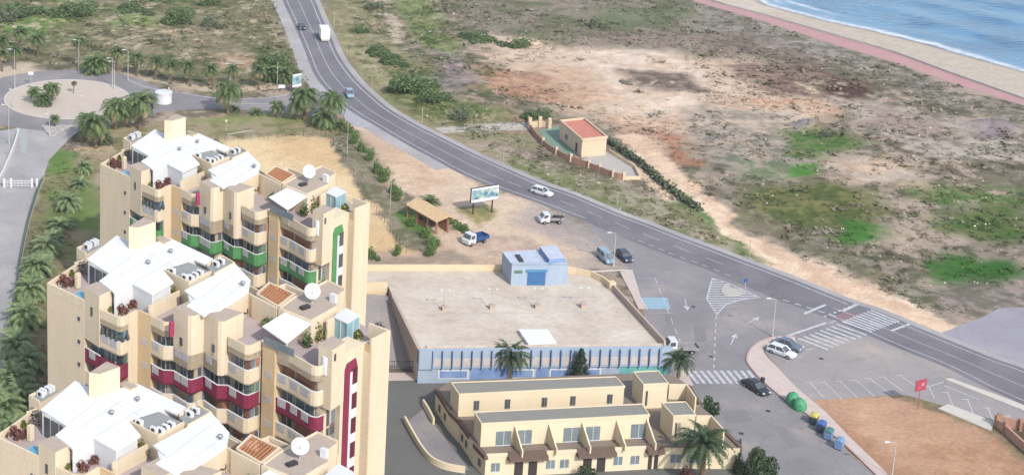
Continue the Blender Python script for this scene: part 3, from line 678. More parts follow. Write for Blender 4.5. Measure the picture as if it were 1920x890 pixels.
# pavement with kerb
outer = [(1490, 631), (1472, 630.5), (1447, 632), (1420, 641.6), (1403, 658), (1399, 677), (1410, 694), (1426, 712), (1447, 730.6), (1469, 748), (1515, 779), (1550, 807), (1587, 838), (1632.6, 882), (1690, 938)]
inner = [(1490, 638), (1460, 641), (1438, 648), (1431, 658), (1440, 672), (1461, 693), (1488, 722), (1518, 748), (1549, 774), (1595, 822), (1649, 874), (1706, 935)]
wo = smoothpath(GP(outer), 4); wi = smoothpath(GP(inner), 4)
pv = MB(); pv.prism(wo + wi[::-1], 0, .14); struct(pv.build('pavement', 'pavement'))
kb = MB(); kb.strip(wo, .22, 0, .147, side=1); struct(kb.build('kerb', 'kerb'))
pj = MB()
for k in range(9):
    a = wo[len(wo) * (k + 2) // 12]; b_ = min(wi, key=lambda t: (t - a).length); pj.strip([a, b_], .08, .1442, None)
struct(pj.build('paving_joints', 'recess'))
# pavement beside the flat-roofed store
pv = MB(); pv.prism(GP([(1162, 509.5), (1184, 508), (1200, 560), (1210, 579), (1197, 579), (1184, 552), (1172, 530)]), 0, .14); struct(pv.build('pavement', 'pavement'))
kb = MB(); kb.strip(GP([(1106, 510), (1166, 506.5), (1184.5, 507.5), (1200.5, 560), (1213, 580)]), .25, 0, .16); struct(kb.build('kerb', 'kerbwhite'))
pv = MB(); pv.prism(GP([(1759, 766), (1778, 758), (1865, 791), (1858, 808)]), 0, .14); struct(pv.build('pavement', 'kerbwhite'))
pv = MB(); pv.prism(GP([(1771, 711), (1784, 710), (1912, 757), (2040, 812), (2040, 822), (1912, 767)]), 0, .14); struct(pv.build('pavement', 'kerbwhite'))
pv = MB(); pv.prism(GP([(1235, 700), (1285, 694), (1300, 722), (1262, 722)]), 0, .1); struct(pv.build('pavement', 'pavement'))
# roundabout
ci = G(126, 185.5).to_2d(); Rin = 14.6
def circ(c, r, n=72): return [Vector((c.x + r * math.cos(2 * math.pi * k / n), c.y + r * math.sin(2 * math.pi * k / n))) for k in range(n)]
ring = MB(); A_ = circ(ci, Rin); B_ = circ(ci, Rin + 8.6)
for k in range(72):
    q = (k + 1) % 72; ring.quad((*A_[k], .02), (*B_[k], .02), (*B_[q], .02), (*A_[q], .02))
struct(ring.build('roundabout_road', 'oldroad'))
isd = MB(); isd.prism(circ(ci, Rin), 0, .15); struct(isd.build('roundabout_island', mat('island', C(218, 204, 190), .95, C(206, 190, 174), .3, .8, fine=(3, .06))))
kb = MB(); kb.strip(circ(ci, Rin) + [circ(ci, Rin)[0]], .5, .02, .17); struct(kb.build('kerb', 'kerbwhite'))
cr = MB(); up = [(205, 140), (240, 151), (280, 166), (349, 176), (394.6, 183), (452, 185.5), (519, 181.7), (559, 172), (592, 158), (612, 165)]; lo = [(655, 215), (612, 216), (559, 214), (452, 206), (394.6, 204), (347, 206), (288, 212), (250, 222)]
cr.sheet(smoothpath(GP(up), 4) + smoothpath(GP(lo), 4), .014); struct(cr.build('link_road', 'oldroad'))
cl = MB(); cl.strip(GP([(420, 194), (452, 194.3), (515, 194.2), (545, 192)]), .22, .027, None); cl.strip(smoothpath(GP([(240, 150), (280, 165), (349, 175.5), (394.6, 183), (452, 185.5), (519, 181.7), (559, 172)]), 4), .3, .0275, None); struct(cl.build('road_lines', 'line'))
sp = MB(); sp.sheet(GP([(640, 204), (662, 212), (702, 238), (668, 238), (648, 226)]), .021); sp.sheet(GP([(590, 156), (604, 160), (614, 178), (598, 172)]), .021); struct(sp.build('hatched_marking', 'lineworn'))
sr = MB(); sr.sheet(GP([(-40, 252), (10, 244), (60, 236), (110, 238), (160, 236), (128, 262), (92, 300), (79, 340), (54, 417), (38, 493), (26, 560), (14, 640), (4, 700), (-10, 800), (-90, 900), (-90, 300)]), .014); struct(sr.build('access_road', 'paleroad'))
pb = MB(); pb.prism(GP([(78, 236), (138, 235), (104, 256), (92, 255)]), 0, .15); struct(pb.build('traffic_island', 'pebbles'))
gp_ = MB(); gp_.sheet(GP([(22, 222), (44, 240), (52, 262), (50, 290), (40, 285), (36, 250)]), .019); struct(gp_.build('painted_verge', mat('verge', C(182, 192, 186), .9, C(182, 180, 180), .8, .9)))
# sandy forecourt drive under the terraced houses
dr = MB(); dr.sheet(GP([(640, 705), (1235, 705), (1262, 722), (1310, 760), (1400, 900), (1460, 960), (560, 960)]), .008); struct(dr.build('driveway', 'drive'))
ft = MB(); ft.sheet(GP([(690, 697), (1240, 692), (1236, 704), (690, 714)]), .012); struct(ft.build('pavement', 'pavement'))
al = MB(); al.add([G(600, 541, 4.0), G(742, 556, 4.0), G(788, 690, .03), G(600, 690, .03)], [(3, 2, 1, 0)]); struct(al.build('alley', 'lot'))
# ------------------------------------------------------------------ apartment towers (drawn for the middle one, then copied)
mat('seam', C(206, 210, 216), .8, C(190, 194, 200))
T, TF, RF = 25.5, 24.3, 27.6          # parapet top, terrace floor, penthouse roof
base_pt = G(259.5, 426, 30.8); BASE = Vector((base_pt.x, base_pt.y, 0))
IN = Vector((.72, .69)) ; UD = Vector((.69, -.72))      # into the building / along its front
def tp(pts, z): return [p.to_2d() for p in GP(pts, z)]
tower = thing('apartment_tower', 'cream apartment tower with crimson balcony bands, middle of three towers', 'building', BASE)
plants = []
def part(b, name, m, parent=None, **k):
    return b.build(name, m, parent or tower, BASE if parent is None else BASE, **k)
O0 = tp([(158, 650), (187, 667.5)], 18.95)
OB = tp([(188, 580), (206, 588), (219, 594), (226, 595.5), (233, 594), (258, 581)], T)
O1 = tp([(281.5, 681), (300, 691.5), (306, 694), (318, 694.5), (324.5, 695), (340, 704.5), (351, 711), (358, 712), (366, 710.5), (380.8, 704.7)], 18.95)
O2 = tp([(380.8, 704.7), (400, 718), (407, 722), (420, 722.3), (426, 722.6), (446, 734), (457, 740), (466, 741), (474, 738), (492, 729)], 18.95)
O3 = tp([(515, 742.7), (540, 754.5), (581, 780), (588, 782), (594, 782.5), (600, 781), (606, 778), (639, 756)], 18.95)
a_ = G(88, 530, T).to_2d(); b_ = G(158, 563, T).to_2d(); c_ = G(141, 495, T).to_2d()
pier1 = tp([(258, 581), (283, 592)], T); pier2 = tp([(492.5, 641), (516, 652)], T)
W = tp([(641, 674.5), (683, 653)], T); Fb = tp([(697, 636.5), (732.4, 619)], 27.1)
back = tp([(722, 596)], 27.1) + tp([(647, 541), (613, 527), (551, 550), (505, 530), (441, 496), (400, 486), (321, 449), (218.5, 443)], RF) + [c_]
inset = 1.25
core = [a_ + IN * .02, b_ + IN * .02] + shift(O0, IN * inset) + shift(OB[:3], IN * inset) + [OB[5] - UD * .2 + IN * .3] + shift([pier1[0].lerp(pier1[1], .1), pier1[1]], IN * .6) + shift(O1, IN * inset) + shift(O2, IN * inset) + shift(pier2, IN * .6) + shift(O3, IN * inset) + [p + IN * .05 + Vector((-.3, .3)) * 0 for p in [W[1]]] + shift([Fb[0], Fb[1]], Vector((-.7, .72)) * .25) + back
cb = MB(); cb.prism(core, 0, TF - .02); part(cb, 'balcony_wall', 'recess')
tf = MB(); tf.sheet(core, TF); part(tf, 'terrace_floor', 'terrace')
# solid outer walls
wl_ = MB()
wl_.prism([a_, b_, b_ + IN * 3, a_ + IN * 3], 0, TF - .04)                                        # blind end wall
blk1 = tp([(158.3, 537), (186, 554), (210, 543), (183, 527.5)], 27.4)
wl_.prism(blk1, 20.3, 27.4, topmi=1)
blk2o = tp([(324.5, 695), (340, 704.5), (351, 711), (358, 712), (366, 710.5), (380.8, 704.7)], 18.95)
wl_.prism(blk2o + shift([blk2o[-1], blk2o[0]], IN * 2.6), 20.3, 27.5, topmi=1)
blk3o = tp([(380.8, 704.7), (400, 718), (407, 722), (414, 723), (420, 722.3), (428, 718)], 18.95)
wl_.prism(blk3o + shift([blk3o[-1], blk3o[0]], IN * 2.6), 20.3, 27.5, topmi=1)
part(wl_, 'wall', ['cream', 'beigeroof'])
for P in (pier1, pier2): wl2 = MB(); wl2.prism(P + shift(P[::-1], IN * 2.5), 0, TF - .01); wl2.prism(P + shift(P[::-1], IN * .28), TF - .01, T - .004); part(wl2, 'pier', 'ochre')
bw0, bw1 = OB[4].lerp(OB[5], .3) + UD * .03, OB[5] + UD * .03; wl2 = MB(); wl2.prism([bw0, bw1, bw1 - UD * 2, bw0 - UD * 2], 0, TF - .012); wl2.prism([bw0, bw1, bw1 - UD * .3, bw0 - UD * .3], TF - .012, T - .008); part(wl2, 'bay_wall', 'cream')
wl3 = MB()
wl3.prism([W[0] + IN * .0, W[1], W[1] + Vector((-.7, .74)) * 2.5, W[0] + Vector((-.7, .74)) * 2.5], 0, 26.2)
wl3.prism([Fb[0], Fb[1], Fb[1] + Vector((-.72, .70)) * 2.2, Fb[0] + Vector((-.72, .70)) * 3.2], 0, 25.2)
wl3.strip([Fb[0], Fb[1], Fb[1] + Vector((-.72, .70)) * 3], .25, 25.2, 27.1, side=1)
st5 = tp([(597.8, 645), (623.5, 655.6), (648, 640), (622.6, 629)], 27.8)
wl3.prism(st5, 20, 27.8, topmi=1)
part(wl3, 'end_wall', ['cream', 'beigeroof'])
# return of the end block, its left-facing shade put into an ochre tone
oc = MB(); q0 = W[1]; oc.strip([q0, Fb[0]], .2, 0, 26.2, side=1); part(oc, 'return_wall', 'ochre')
# terrace parapets
pr = MB()
for P in ([b_, a_, c_],): pr.strip(P, .28, TF, T, side=-1)
pr.strip(back[1:], .25, TF, T + .2, side=-1)
part(pr, 'parapet', 'cream')
# balcony bands
bands = [(23.55, T, 0), (20.3, 22.2, 0), (17.05, 18.95, 1), (13.8, 15.7, 0), (10.55, 12.45, 0), (7.3, 9.2, 0), (4.05, 5.95, 0), (.6, 2.7, 0)]
def u_facing(A, B):
    d = (B - A); L_ = d.length; d = d / max(L_, 1e-6); return d.dot(UD) > .92 and L_ > 1.1, L_, d
for bi, (z0, z1, red) in enumerate(bands):
    for nm, O in (('b0', O0), ('bb', OB), ('b1', O1), ('b2', O2), ('b3', O3)):
        if nm == 'b0' and bi < 2: continue
        P = O
        if nm == 'b1' and bi == 0: P = O[:5]
        if nm == 'b2' and bi == 0: P = O[4:]
        m = MB(); m.strip(P, .18, z0, z1, side=1)
        slab = list(P) + (shift([P[-1], P[0]], -UD * 1.0) if nm == 'bb' else shift(P[::-1], IN * (inset + .05)))
        m.prism(slab, z0, z0 + .18, bottom=True)
        if bi == 0: m.prism(slab, z0 + .2, TF + .006, topmi=0)
        o = part(m, 'balcony', 'redacc' if red else 'cream')
        if bi == 0 or (nm == 'bb' and bi != 1): continue
        cap = MB(); cap.strip(P, .22, z1, z1 + .05, side=1); part(cap, 'railing', 'whitepaint', o)
        for i in range(len(P) - 1):
            ok_, L_, d = u_facing(P[i], P[i + 1])
            if not ok_: continue
            nn = 2 if L_ > 3.4 else 1
            for k in range(nn):
                c0 = P[i].lerp(P[i + 1], (k + .52) / nn); hw = .62
                g = MB(); g.strip([c0 - d * hw - IN * .04, c0 + d * hw - IN * .04], .05, z1 - 1.0, z1 - .02, side=1)
                for t in range(4):
                    cc = c0 + d * (-hw + .16 + t * .31) - IN * .06; g.strip([cc - d * .03, cc + d * .03], .03, z1 - .95, z1 - .05, side=1, mi=1)
                part(g, 'railing_panel', ['panel', 'polegrey'], o)
# glazing and shutters behind the balconies
rnd = random.Random(5)
for bi in range(1, len(bands)):
    zt = bands[bi - 1][0]; zb_ = bands[bi][0] + .2
    for nm, O in (('b0', O0), ('bb', OB), ('b1', O1), ('b2', O2), ('b3', O3)):
        if bi == 1 and nm == 'b0': continue
        rng = range(len(O) - 1)
        for i in rng:
            if bi == 1 and ((nm == 'b1' and i >= 5) or (nm == 'b2' and i < 4)): continue
            A, B = O[i] + IN * (inset - .06), O[i + 1] + IN * (inset - .06); Lq = (B - A).length
            if Lq < .5: continue
            kind = rnd.choice(['glass', 'brick', 'darkglass', 'glass', 'brick']) if nm in ('b2', 'b3') else rnd.choice(['glass', 'darkglass', 'glass', 'recess'])
            if nm == 'bb' and i >= 3: continue
            if nm == 'bb': kind = 'paleglass' if bi == 1 else 'brick'
            if bi in (2,): kind = rnd.choice(['darkglass', 'glass', 'greenpanel'])
            if kind == 'recess': continue
            g = MB(); A2, B2 = A.lerp(B, .08), A.lerp(B, .92); g.strip([A2, B2], .08, zb_, zt - .12)
            o = part(g, 'shutter' if kind == 'brick' else 'window', kind)
            if kind != 'brick' and Lq > 1.5:
                f = MB(); mm = A.lerp(B, .5); dd_ = (B - A).normalized()
                for t in (.08, .5, .92): cc = A.lerp(B, t) - IN * .05; f.strip([cc - dd_ * .04, cc + dd_ * .04], .06, zb_, zt - .12)
                f.strip([A.lerp(B, .08) - IN * .05, A.lerp(B, .92) - IN * .05], .055, zt - .2, zt - .12)
                part(f, 'window_frame', 'whitepaint', o)
# closed sunshades along the first bay
ub = MB()
for i, t in enumerate(np.linspace(.05, .68, 6)):
    d = [0]
    for k in range(len(OB) - 1): d.append(d[-1] + (OB[k + 1] - OB[k]).length)
    s_ = t * d[-1]; k = max(j for j in range(len(OB) - 1) if d[j] <= s_); p = OB[k].lerp(OB[k + 1], (s_ - d[k]) / (d[k + 1] - d[k])) + IN * .12
    ub.lathe([(.30, 22.25), (.24, 22.7), (.04, 23.5)], (p.x, p.y, 0), 6)
part(ub, 'sunshade', 'darkglass')
# rendered right-hand side of the corner bay with one window a floor
m = MB(); cwa, cwb = O3[6], O3[7] + (O3[7] - O3[6]).normalized() * .6; m.strip(shift([cwa, cwb], IN * .12), .3, 0, T - .006, side=1); part(m, 'side_wall', 'cream')
for z in (22.3, 19.1, 15.8, 12.6, 9.3, 6.1):
    m = MB(); m.strip(shift([cwa.lerp(cwb, .3), cwa.lerp(cwb, .85)], Vector((.06, -.06))), .1, z, z + 1.2); o = part(m, 'window', 'darkglass')
    m = MB(); q = cwa.lerp(cwb, .57) + Vector((.12, -.12)); dd2 = (cwb - cwa).normalized(); m.strip([q - dd2 * .05, q + dd2 * .05], .08, z, z + 1.2); part(m, 'window_frame', 'whitepaint', o)
# small windows in the blind walls
def wall_window(px, py, z, d, w_=.5, h=.7, m='darkglass'):
    p = G(px, py, z).to_2d(); g = MB(); n_ = Vector((d.y, -d.x)) if False else None
    g.strip([p - d * w_ / 2, p + d * w_ / 2], .12, z - h / 2, z + h / 2); o = part(g, 'window', m)
    f = MB(); f.strip([p - d * (w_ / 2 + .06) , p + d * (w_ / 2 + .06)], .16, z - h / 2 - .1, z - h / 2); part(f, 'window_sill', 'whitepaint', o)
E1 = (b_ - a_).normalized()
for z in (22.6, 19.4, 16.2, 13.0, 9.8):
    p = a_.lerp(b_, .86); g = MB(); g.strip([p - E1 * .22, p + E1 * .22], .14, z - .28, z + .28); o = part(g, 'window', 'darkglass')
    f = MB(); f.strip([p - E1 * .3, p + E1 * .3], .2, z - .38, z - .28); part(f, 'window_sill', 'whitepaint', o)
for O, i, z in ((blk1, None, 24.6),):
    p0, p1 = blk1[0], blk1[1]; p = p0.lerp(p1, .5); d = (p1 - p0).normalized(); g = MB(); g.strip([p - d * .2, p + d * .2], .14, z - .6, z + .6); part(g, 'window', 'darkglass')
for O in (blk2o, blk3o):
    p = O[0].lerp(O[1], .95); d = (O[1] - O[0]).normalized(); g = MB(); g.strip([p - d * .25, p + d * .25], .14, 23.0, 24.1); o = part(g, 'window', 'darkglass')
    f = MB(); f.strip([p - d * .33, p + d * .33], .2, 22.9, 23.0); part(f, 'window_sill', 'cream', o)
d = (W[1] - W[0]).normalized()
p = st5[1].lerp(st5[2], .2); g = MB(); g.strip([p - d * .18, p + d * .18], .14, 26.2, 27.1); part(g, 'window', 'darkglass')
# pale panels on the piers
for P in (pier1, pier2):
    d_ = (P[1] - P[0]).normalized(); p = P[0].lerp(P[1], .5)
    for z in (21.2, 17.9, 14.7, 11.4, 8.2):
        g = MB(); g.strip([p - d_ * .55, p + d_ * .55], .06, z, z + .9); part(g, 'wall_panel', 'creampanel')
# tall accent strip with stair windows
sA = W[0].lerp(W[1], .13); sB = W[0].lerp(W[1], .69); nrm = Vector((.72, -.69)); d = (W[1] - W[0]).normalized()
ac = MB(); ac.strip([sA - d * 0, sB], .10, 0, 23.9, side=-1)
m_ = sA.lerp(sB, .5); z = 23.9
ring_ = [sA, sB]
ac.add([(*(sA + nrm * .1), 23.9), (*(sB + nrm * .1), 23.9), (*(sA.lerp(sB, .85) + nrm * .1), 24.9), (*(sA.lerp(sB, .15) + nrm * .1), 24.7), (*sA, 23.9), (*sB, 23.9), (*sA.lerp(sB, .85), 24.9), (*sA.lerp(sB, .15), 24.7)], [(0, 1, 2, 3), (3, 2, 6, 7), (1, 5, 6, 2), (0, 3, 7, 4)])
o_st = part(ac, 'stair_frame', 'redacc')
wp = MB(); w0, w1 = sA.lerp(sB, .42), sA.lerp(sB, 1.0); wp.strip([w0 + nrm * .1, w1 + nrm * .1], .05, 0, 23.4, side=-1); part(wp, 'stair_panel', 'whitepaint', o_st)
for k in range(7):
    zt = 23.7 - k * 3.25; g = MB(); g.strip([w0.lerp(w1, .3) + nrm * .15, w0.lerp(w1, .97) + nrm * .15], .05, zt - 2.0, zt, side=-1); part(g, 'stair_window', 'redglass', o_st)
# penthouse
roofP = [(163, 485.5), (218.5, 441), (258, 457.5), (269, 458), (321, 447), (400, 484.6), (386, 496), (363.5, 486), (304.5, 504), (325.5, 528), (285, 552), (248, 531), (213, 546.5), (186, 526), (205, 512)]
rP = tp(roofP, RF)
rb_ = MB(); rb_.prism(rP, RF - .25, RF, bottom=True)
r4 = tp([(345.5, 544), (400, 516), (441, 494), (470, 525), (466, 546), (412, 582), (395, 584), (382, 592), (349, 573), (366, 560)], RF - .02)
rb_.prism(r4, RF - .27, RF - .02, bottom=True); part(rb_, 'roof', 'whiteroof')
sm_ = MB()
for a, b in (((206, 510), (258, 470)), ((218, 520), (300, 470)), ((250, 530), (330, 484)), ((262, 466), (330, 500))): sm_.strip(tp([a, b], RF), .07, RF + .006, None)
for a, b in (((365, 566), (440, 512)), ((392, 580), (460, 530))): sm_.strip(tp([a, b], RF), .06, RF + .006, None)
part(sm_, 'roof_seams', 'seam')
def shrink(P, k):
    c = sum(P, Vector((0, 0))) / len(P); return [c + (p - c) * k for p in P]
pw = MB()
in1 = tp([(172, 489), (218, 451), (258, 463), (321, 453), (390, 486), (363, 486), (304, 506), (320, 528), (286, 546), (248, 525), (214, 540), (196, 527), (206, 512)], RF)
pw.prism(in1, TF, RF - .25)
pw.prism(tp([(352, 547), (400, 520), (440, 498), (466, 527), (463, 546), (411, 576), (386, 576), (356, 563)], RF), TF, RF - .27)
part(pw, 'penthouse_wall', 'whitepaint')
for q in ((320, 474), (278, 495), (455, 535)):
    vents = MB(); p = G(*q, RF); vents.lathe([(.22, RF), (.22, RF + .35), (.34, RF + .36), (.3, RF + .55), (.0, RF + .6)], (p.x, p.y, 0), 8); part(vents, 'roof_vent', 'metal', smooth=True)
# white wall with terrace door (front of the big roof)
dwin = tp([(163, 487), (206, 510)], RF)
g = MB(); g.strip([dwin[0].lerp(dwin[1], .06), dwin[0].lerp(dwin[1], .97)], .1, TF, RF - .26); part(g, 'penthouse_front', 'whitepaint')
o = None
for t0, t1 in ((.14, .36), (.4, .68), (.72, .94)):
    g = MB(); g.strip([dwin[0].lerp(dwin[1], t0) - IN * .08, dwin[0].lerp(dwin[1], t1) - IN * .08], .05, TF + .1, RF - .5); part(g, 'window', 'darkglass')
yw = MB(); P = tp([(213, 546.5), (248, 531), (285, 552)], RF)
yw.strip([P[0] + IN * .15, P[1] + IN * .15], .12, TF - .2, RF - .26); yw.strip([P[1] + IN * .15, P[2] + IN * .1], .12, TF - .2, RF - .26); part(yw, 'penthouse_front', 'whitepaint')
# air conditioning decks
acd = MB(); d1 = tp([(306, 507), (346.6, 487), (397, 510), (353.6, 531)], RF - .1); acd.prism(d1, TF, RF - .15, topmi=1); acd.strip([d1[0], d1[3], d1[2]], .2, RF - .15, RF + .1, side=1); part(acd, 'equipment_deck', ['cream', 'greyroof']); acd = MB()
d2 = tp([(387.5, 496), (416, 479), (441, 493.5), (403, 514)], RF + .1); acd.prism(d2, TF, RF - .1, topmi=1); acd.strip([d2[1], d2[2], d2[3]], .18, RF - .1, RF + .25, side=-1); acd.strip([d2[1], d2[0]], .18, RF - .1, RF + .25, side=1); part(acd, 'equipment_deck', ['cream', 'greyroof']); acd = MB()
d3 = tp([(143.5, 463.5), (180, 448), (192, 456), (160, 474)], RF - .7); acd.prism(d3, TF - 2, RF - 1.0, topmi=1); acd.strip([d3[3], d3[0], d3[1]], .18, RF - 1.0, RF - .7, side=-1)
part(acd, 'equipment_deck', ['cream', 'greyroof'])
def acunit(px, py, z, sc=1.0):
    p = G(px, py, z); m = MB(); r = math.atan2(IN.y, IN.x)
    m.box((p.x, p.y, z + .36 * sc), (.42 * sc, .95 * sc, .72 * sc), r); o = part(m, 'air_conditioner', 'whitepaint')
    f = MB(); R = Matrix.Rotation(r, 3, 'Z')
    for sgn in (-1,):
        f.lathe([(0, 0), (.27 * sc, .0), (.27 * sc, .03)], (p.x - math.cos(r) * .22 * sc, p.y - math.sin(r) * .22 * sc, z + .36 * sc), 10, m=R @ Matrix.Rotation(math.radians(-90), 3, 'Y'))
    part(f, 'fan_grille', 'darkmetal', o)
for q in ((323, 512), (347, 524), (358, 525), (366, 520.5), (375, 516)): acunit(*q, RF - .12)
for q in ((405, 499), (415, 494)): acunit(*q, RF - .1)
for q in ((163, 466.5), (167, 463), (180, 457.5), (175, 460)): acunit(*q, RF - 1.0)
# chimney block
ch = MB(); cp = tp([(241.6, 424.5), (270, 407), (292, 415.5), (259.5, 426.5)], 30.8); ch.prism([cp[0], cp[3], cp[2], cp[1]], RF - .3, 30.8, topmi=1); ch.prism(tp([(292, 445), (300, 441), (322, 450), (310, 455)], RF + .3), RF - .2, RF + .3, topmi=1); part(ch, 'stair_head', ['cream', 'beigeroof'])
# cream wall and door of the rear terrace
cw = MB(); P = tp([(411, 583), (466, 548), (474, 553)], RF - .3); cw.strip(P, .2, TF, RF - .3); cw.strip(tp([(474, 553), (520, 577)], RF - .2), .25, TF, RF - .2); part(cw, 'terrace_wall', 'cream')
g = MB(); P2 = tp([(467, 549), (477, 556)], RF - .4); g.strip(shift(P2, Vector((.5, -.4)) * .3), .1, TF, RF - .5); part(g, 'terrace_door', 'whitepaint')
# pergola
pg = MB(); pq = tp([(482, 549.6), (505, 528.6), (551, 549.6), (522, 572.6)], RF)
pg.strip([pq[0], pq[1], pq[2], pq[3], pq[0]], .22, RF - .3, RF)
part(pg, 'pergola_frame', 'cream')
pbm = MB()
for t in np.linspace(.1, .92, 8):
    pbm.strip([pq[0].lerp(pq[3], t), pq[1].lerp(pq[2], t)], .2, RF - .25, RF - .04)
part(pbm, 'pergola_beams', 'wood')
g = MB(); g.sheet(shrink(pq, .96), TF + .4); part(g, 'pergola_deck', 'terracebrown')
p2 = tp([(522, 535), (535, 530), (572, 546), (560, 552)], RF); g = MB(); g.strip(p2 + [p2[0]], .2, TF, RF - .1); part(g, 'parapet', 'cream')
# roof with the dish
dr_ = tp([(522, 576), (551, 555.5), (613, 524), (647.5, 539), (630, 552), (631, 574), (583, 601)], RF); g = MB(); g.prism(dr_, TF, RF - .2, topmi=1); g.strip(dr_[:4] , .2, RF - .2, RF, side=-1); g.strip([dr_[0], dr_[6], dr_[5]], .2, RF - .2, RF, side=1); part(g, 'rear_penthouse', ['cream', 'beigeroof'])
def dish():
    m = MB(); p = G(585, 566, RF); z = RF + .9
    R = Matrix.Rotation(math.radians(-8), 3, 'Z') @ Matrix.Rotation(math.radians(62), 3, 'X')
    prof = [(r_ * .88, z_ * .88) for r_, z_ in [(0, -.28), (.5, -.22), (.9, -.05), (1.15, .14), (1.17, .16), (.9, -.01), (.5, -.17), (0, -.23)]]
    m.lathe(prof, (p.x, p.y, z + .55), 24, m=R); o = part(m, 'satellite_dish', 'whitepaint', smooth=True)
    a = MB(); a.tube([(p.x, p.y, RF - .2), (p.x, p.y, z + .4)], .09, 6); v = R @ Vector((0, 0, 1.0)); q = Vector((p.x, p.y, z + .55))
    a.tube([q + R @ Vector((1.0, 0, .05)), q + v], .02, 4); a.tube([q + R @ Vector((-1.0, 0, .05)), q + v], .02, 4); a.box(q + v, (.16, .16, .16)); part(a, 'dish_mount', 'polegrey', o)
dish()
g = MB(); p = G(572, 578, RF - .2); g.box((p.x, p.y, RF), (1.3, .6, .4), .6); part(g, 'roof_box', 'darkmetal')
g = MB(); p = G(625, 566, RF - .2); g.box((p.x, p.y, RF + .35), (.8, .5, 1.1), -.75); part(g, 'air_conditioner', 'whitepaint')
# white awning over the corner terrace
aw = tp([(491.7, 611.7), (541, 586), (583, 610), (537.5, 641)], 27.0)
g = MB(); zq = [27.05, 27.35, 27.25, 26.85]
vs = [(*aw[i], zq[i]) for i in range(4)] + [(*aw[i], zq[i] - .14) for i in range(4)]
g.add(vs, [(0, 3, 2, 1)[::-1], (4, 5, 6, 7)[::-1], (0, 3, 7, 4), (3, 2, 6, 7), (2, 1, 5, 6), (1, 0, 4, 5)]); o = part(g, 'awning', 'whiteroof')
g = MB()
for i in (3, 2): q = aw[i].lerp(aw[1], .12); g = MB(); g.tube([(q.x, q.y, TF), (q.x, q.y, zq[i] - .1)], .08, 6); part(g, 'awning_post', 'whitepaint', o)
gl = tp([(494, 645), (550, 670)], T - .0)
g = MB(); g.strip([gl[0] + IN * .1, gl[1] + IN * .1], .05, T + .03, 26.5); part(g, 'terrace_glass', 'glass')
P = O3[4:]; 
# glass enclosure
gr = tp([(627, 593.5), (649, 577), (674, 590.7), (651, 605)], 27.2)
g = MB(); g.prism(shrink(gr, .96), TF, 27.05); o = part(g, 'glass_room', 'paleglass')
f = MB(); f.prism(shrink(gr, 1.04), 27.06, 27.2, bottom=True)
for A, B in ((gr[0], gr[3]), (gr[3], gr[2])):
    for t in (0, .5, 1): q = A.lerp(B, t); f.tube([(q.x, q.y, TF), (q.x, q.y, 27.08)], .06, 4)
part(f, 'glass_room_frame', 'whitepaint', o)
g = MB(); P = tp([(613, 588), (629, 603)], 27); g.strip(tp([(613, 601), (640, 588)], 27.1), .25, TF, 27.1); part(g, 'terrace_wall', 'cream')
g = MB(); p = G(612, 699, TF); g.lathe([(.6, TF), (.6, 26.5), (.55, 26.55), (0, 26.56)], (p.x, p.y, 0), 14); part(g, 'water_tank', 'whitepaint', smooth=True)
# recess colour accents seen on the roof terrace and plunge pool
g = MB(); g.strip(tp([(318, 607), (326, 605)], T + .5), .3, TF, T + .7); part(g, 'accent_wall', 'magenta')
g = MB(); g.strip(tp([(279, 573), (336, 544)], 26.2), .25, TF, 26.2); part(g, 'terrace_wall', 'cream')
pl = tp([(141, 551), (151, 545), (159, 549), (157.6, 560.5), (149, 556.5)], T + .06); g = MB(); g.prism(pl, TF, T + .06, topmi=1); part(g, 'plunge_pool', ['cream', 'poolwater'])
g = MB(); p = G(146, 540, TF); g.box((p.x, p.y, TF + 1.1), (.7, .5, 2.0), .8); part(g, 'planter_pillar', 'cream')

# --- three towers: solve scale, turn and place from two features of each
FEAT = [((259.5, 426), 30.8), ((585, 552.5), 28.9), ((88, 530), 25.5), ((732.4, 619), 27.1), ((258, 581), 25.5), ((158.3, 537), 27.4)]
SEEN = {'A': [(322.7, 226.7), (578, 329), (188, 305), (694, 378), (320.7, 348.9), None], 'C': [(187.5, 700), (562, 843), None, None, (185.7, 877), (72.6, 826)]}
def fit(key):
    """height scale from two features, then the plan that puts every seen feature where it stands"""
    pa, pb = SEEN[key][0], SEEN[key][1]; v0 = (G(*FEAT[1][0], 28.9) - G(*FEAT[0][0], 30.8)).to_2d(); s = 1.0
    for _ in range(60):
        v = (G(*pb, 28.9 * s) - G(*pa, 30.8 * s)).to_2d(); s = s * .5 + .5 * v.length / v0.length
    src = []; dst = []
    for (q, z), p in zip(FEAT, SEEN[key]):
        if p is None: continue
        a = G(*q, z) - BASE; b = G(*p, z * s); src.append((a.x, a.y, 1)); dst.append((b.x, b.y))
    K, *_ = np.linalg.lstsq(np.array(src), np.array(dst), rcond=None)
    return K, s
fits = {'A': fit('A'), 'C': fit('C')}
print('tower fits', {k: (v[0].round(2).tolist(), round(v[1], 3)) for k, v in fits.items()})
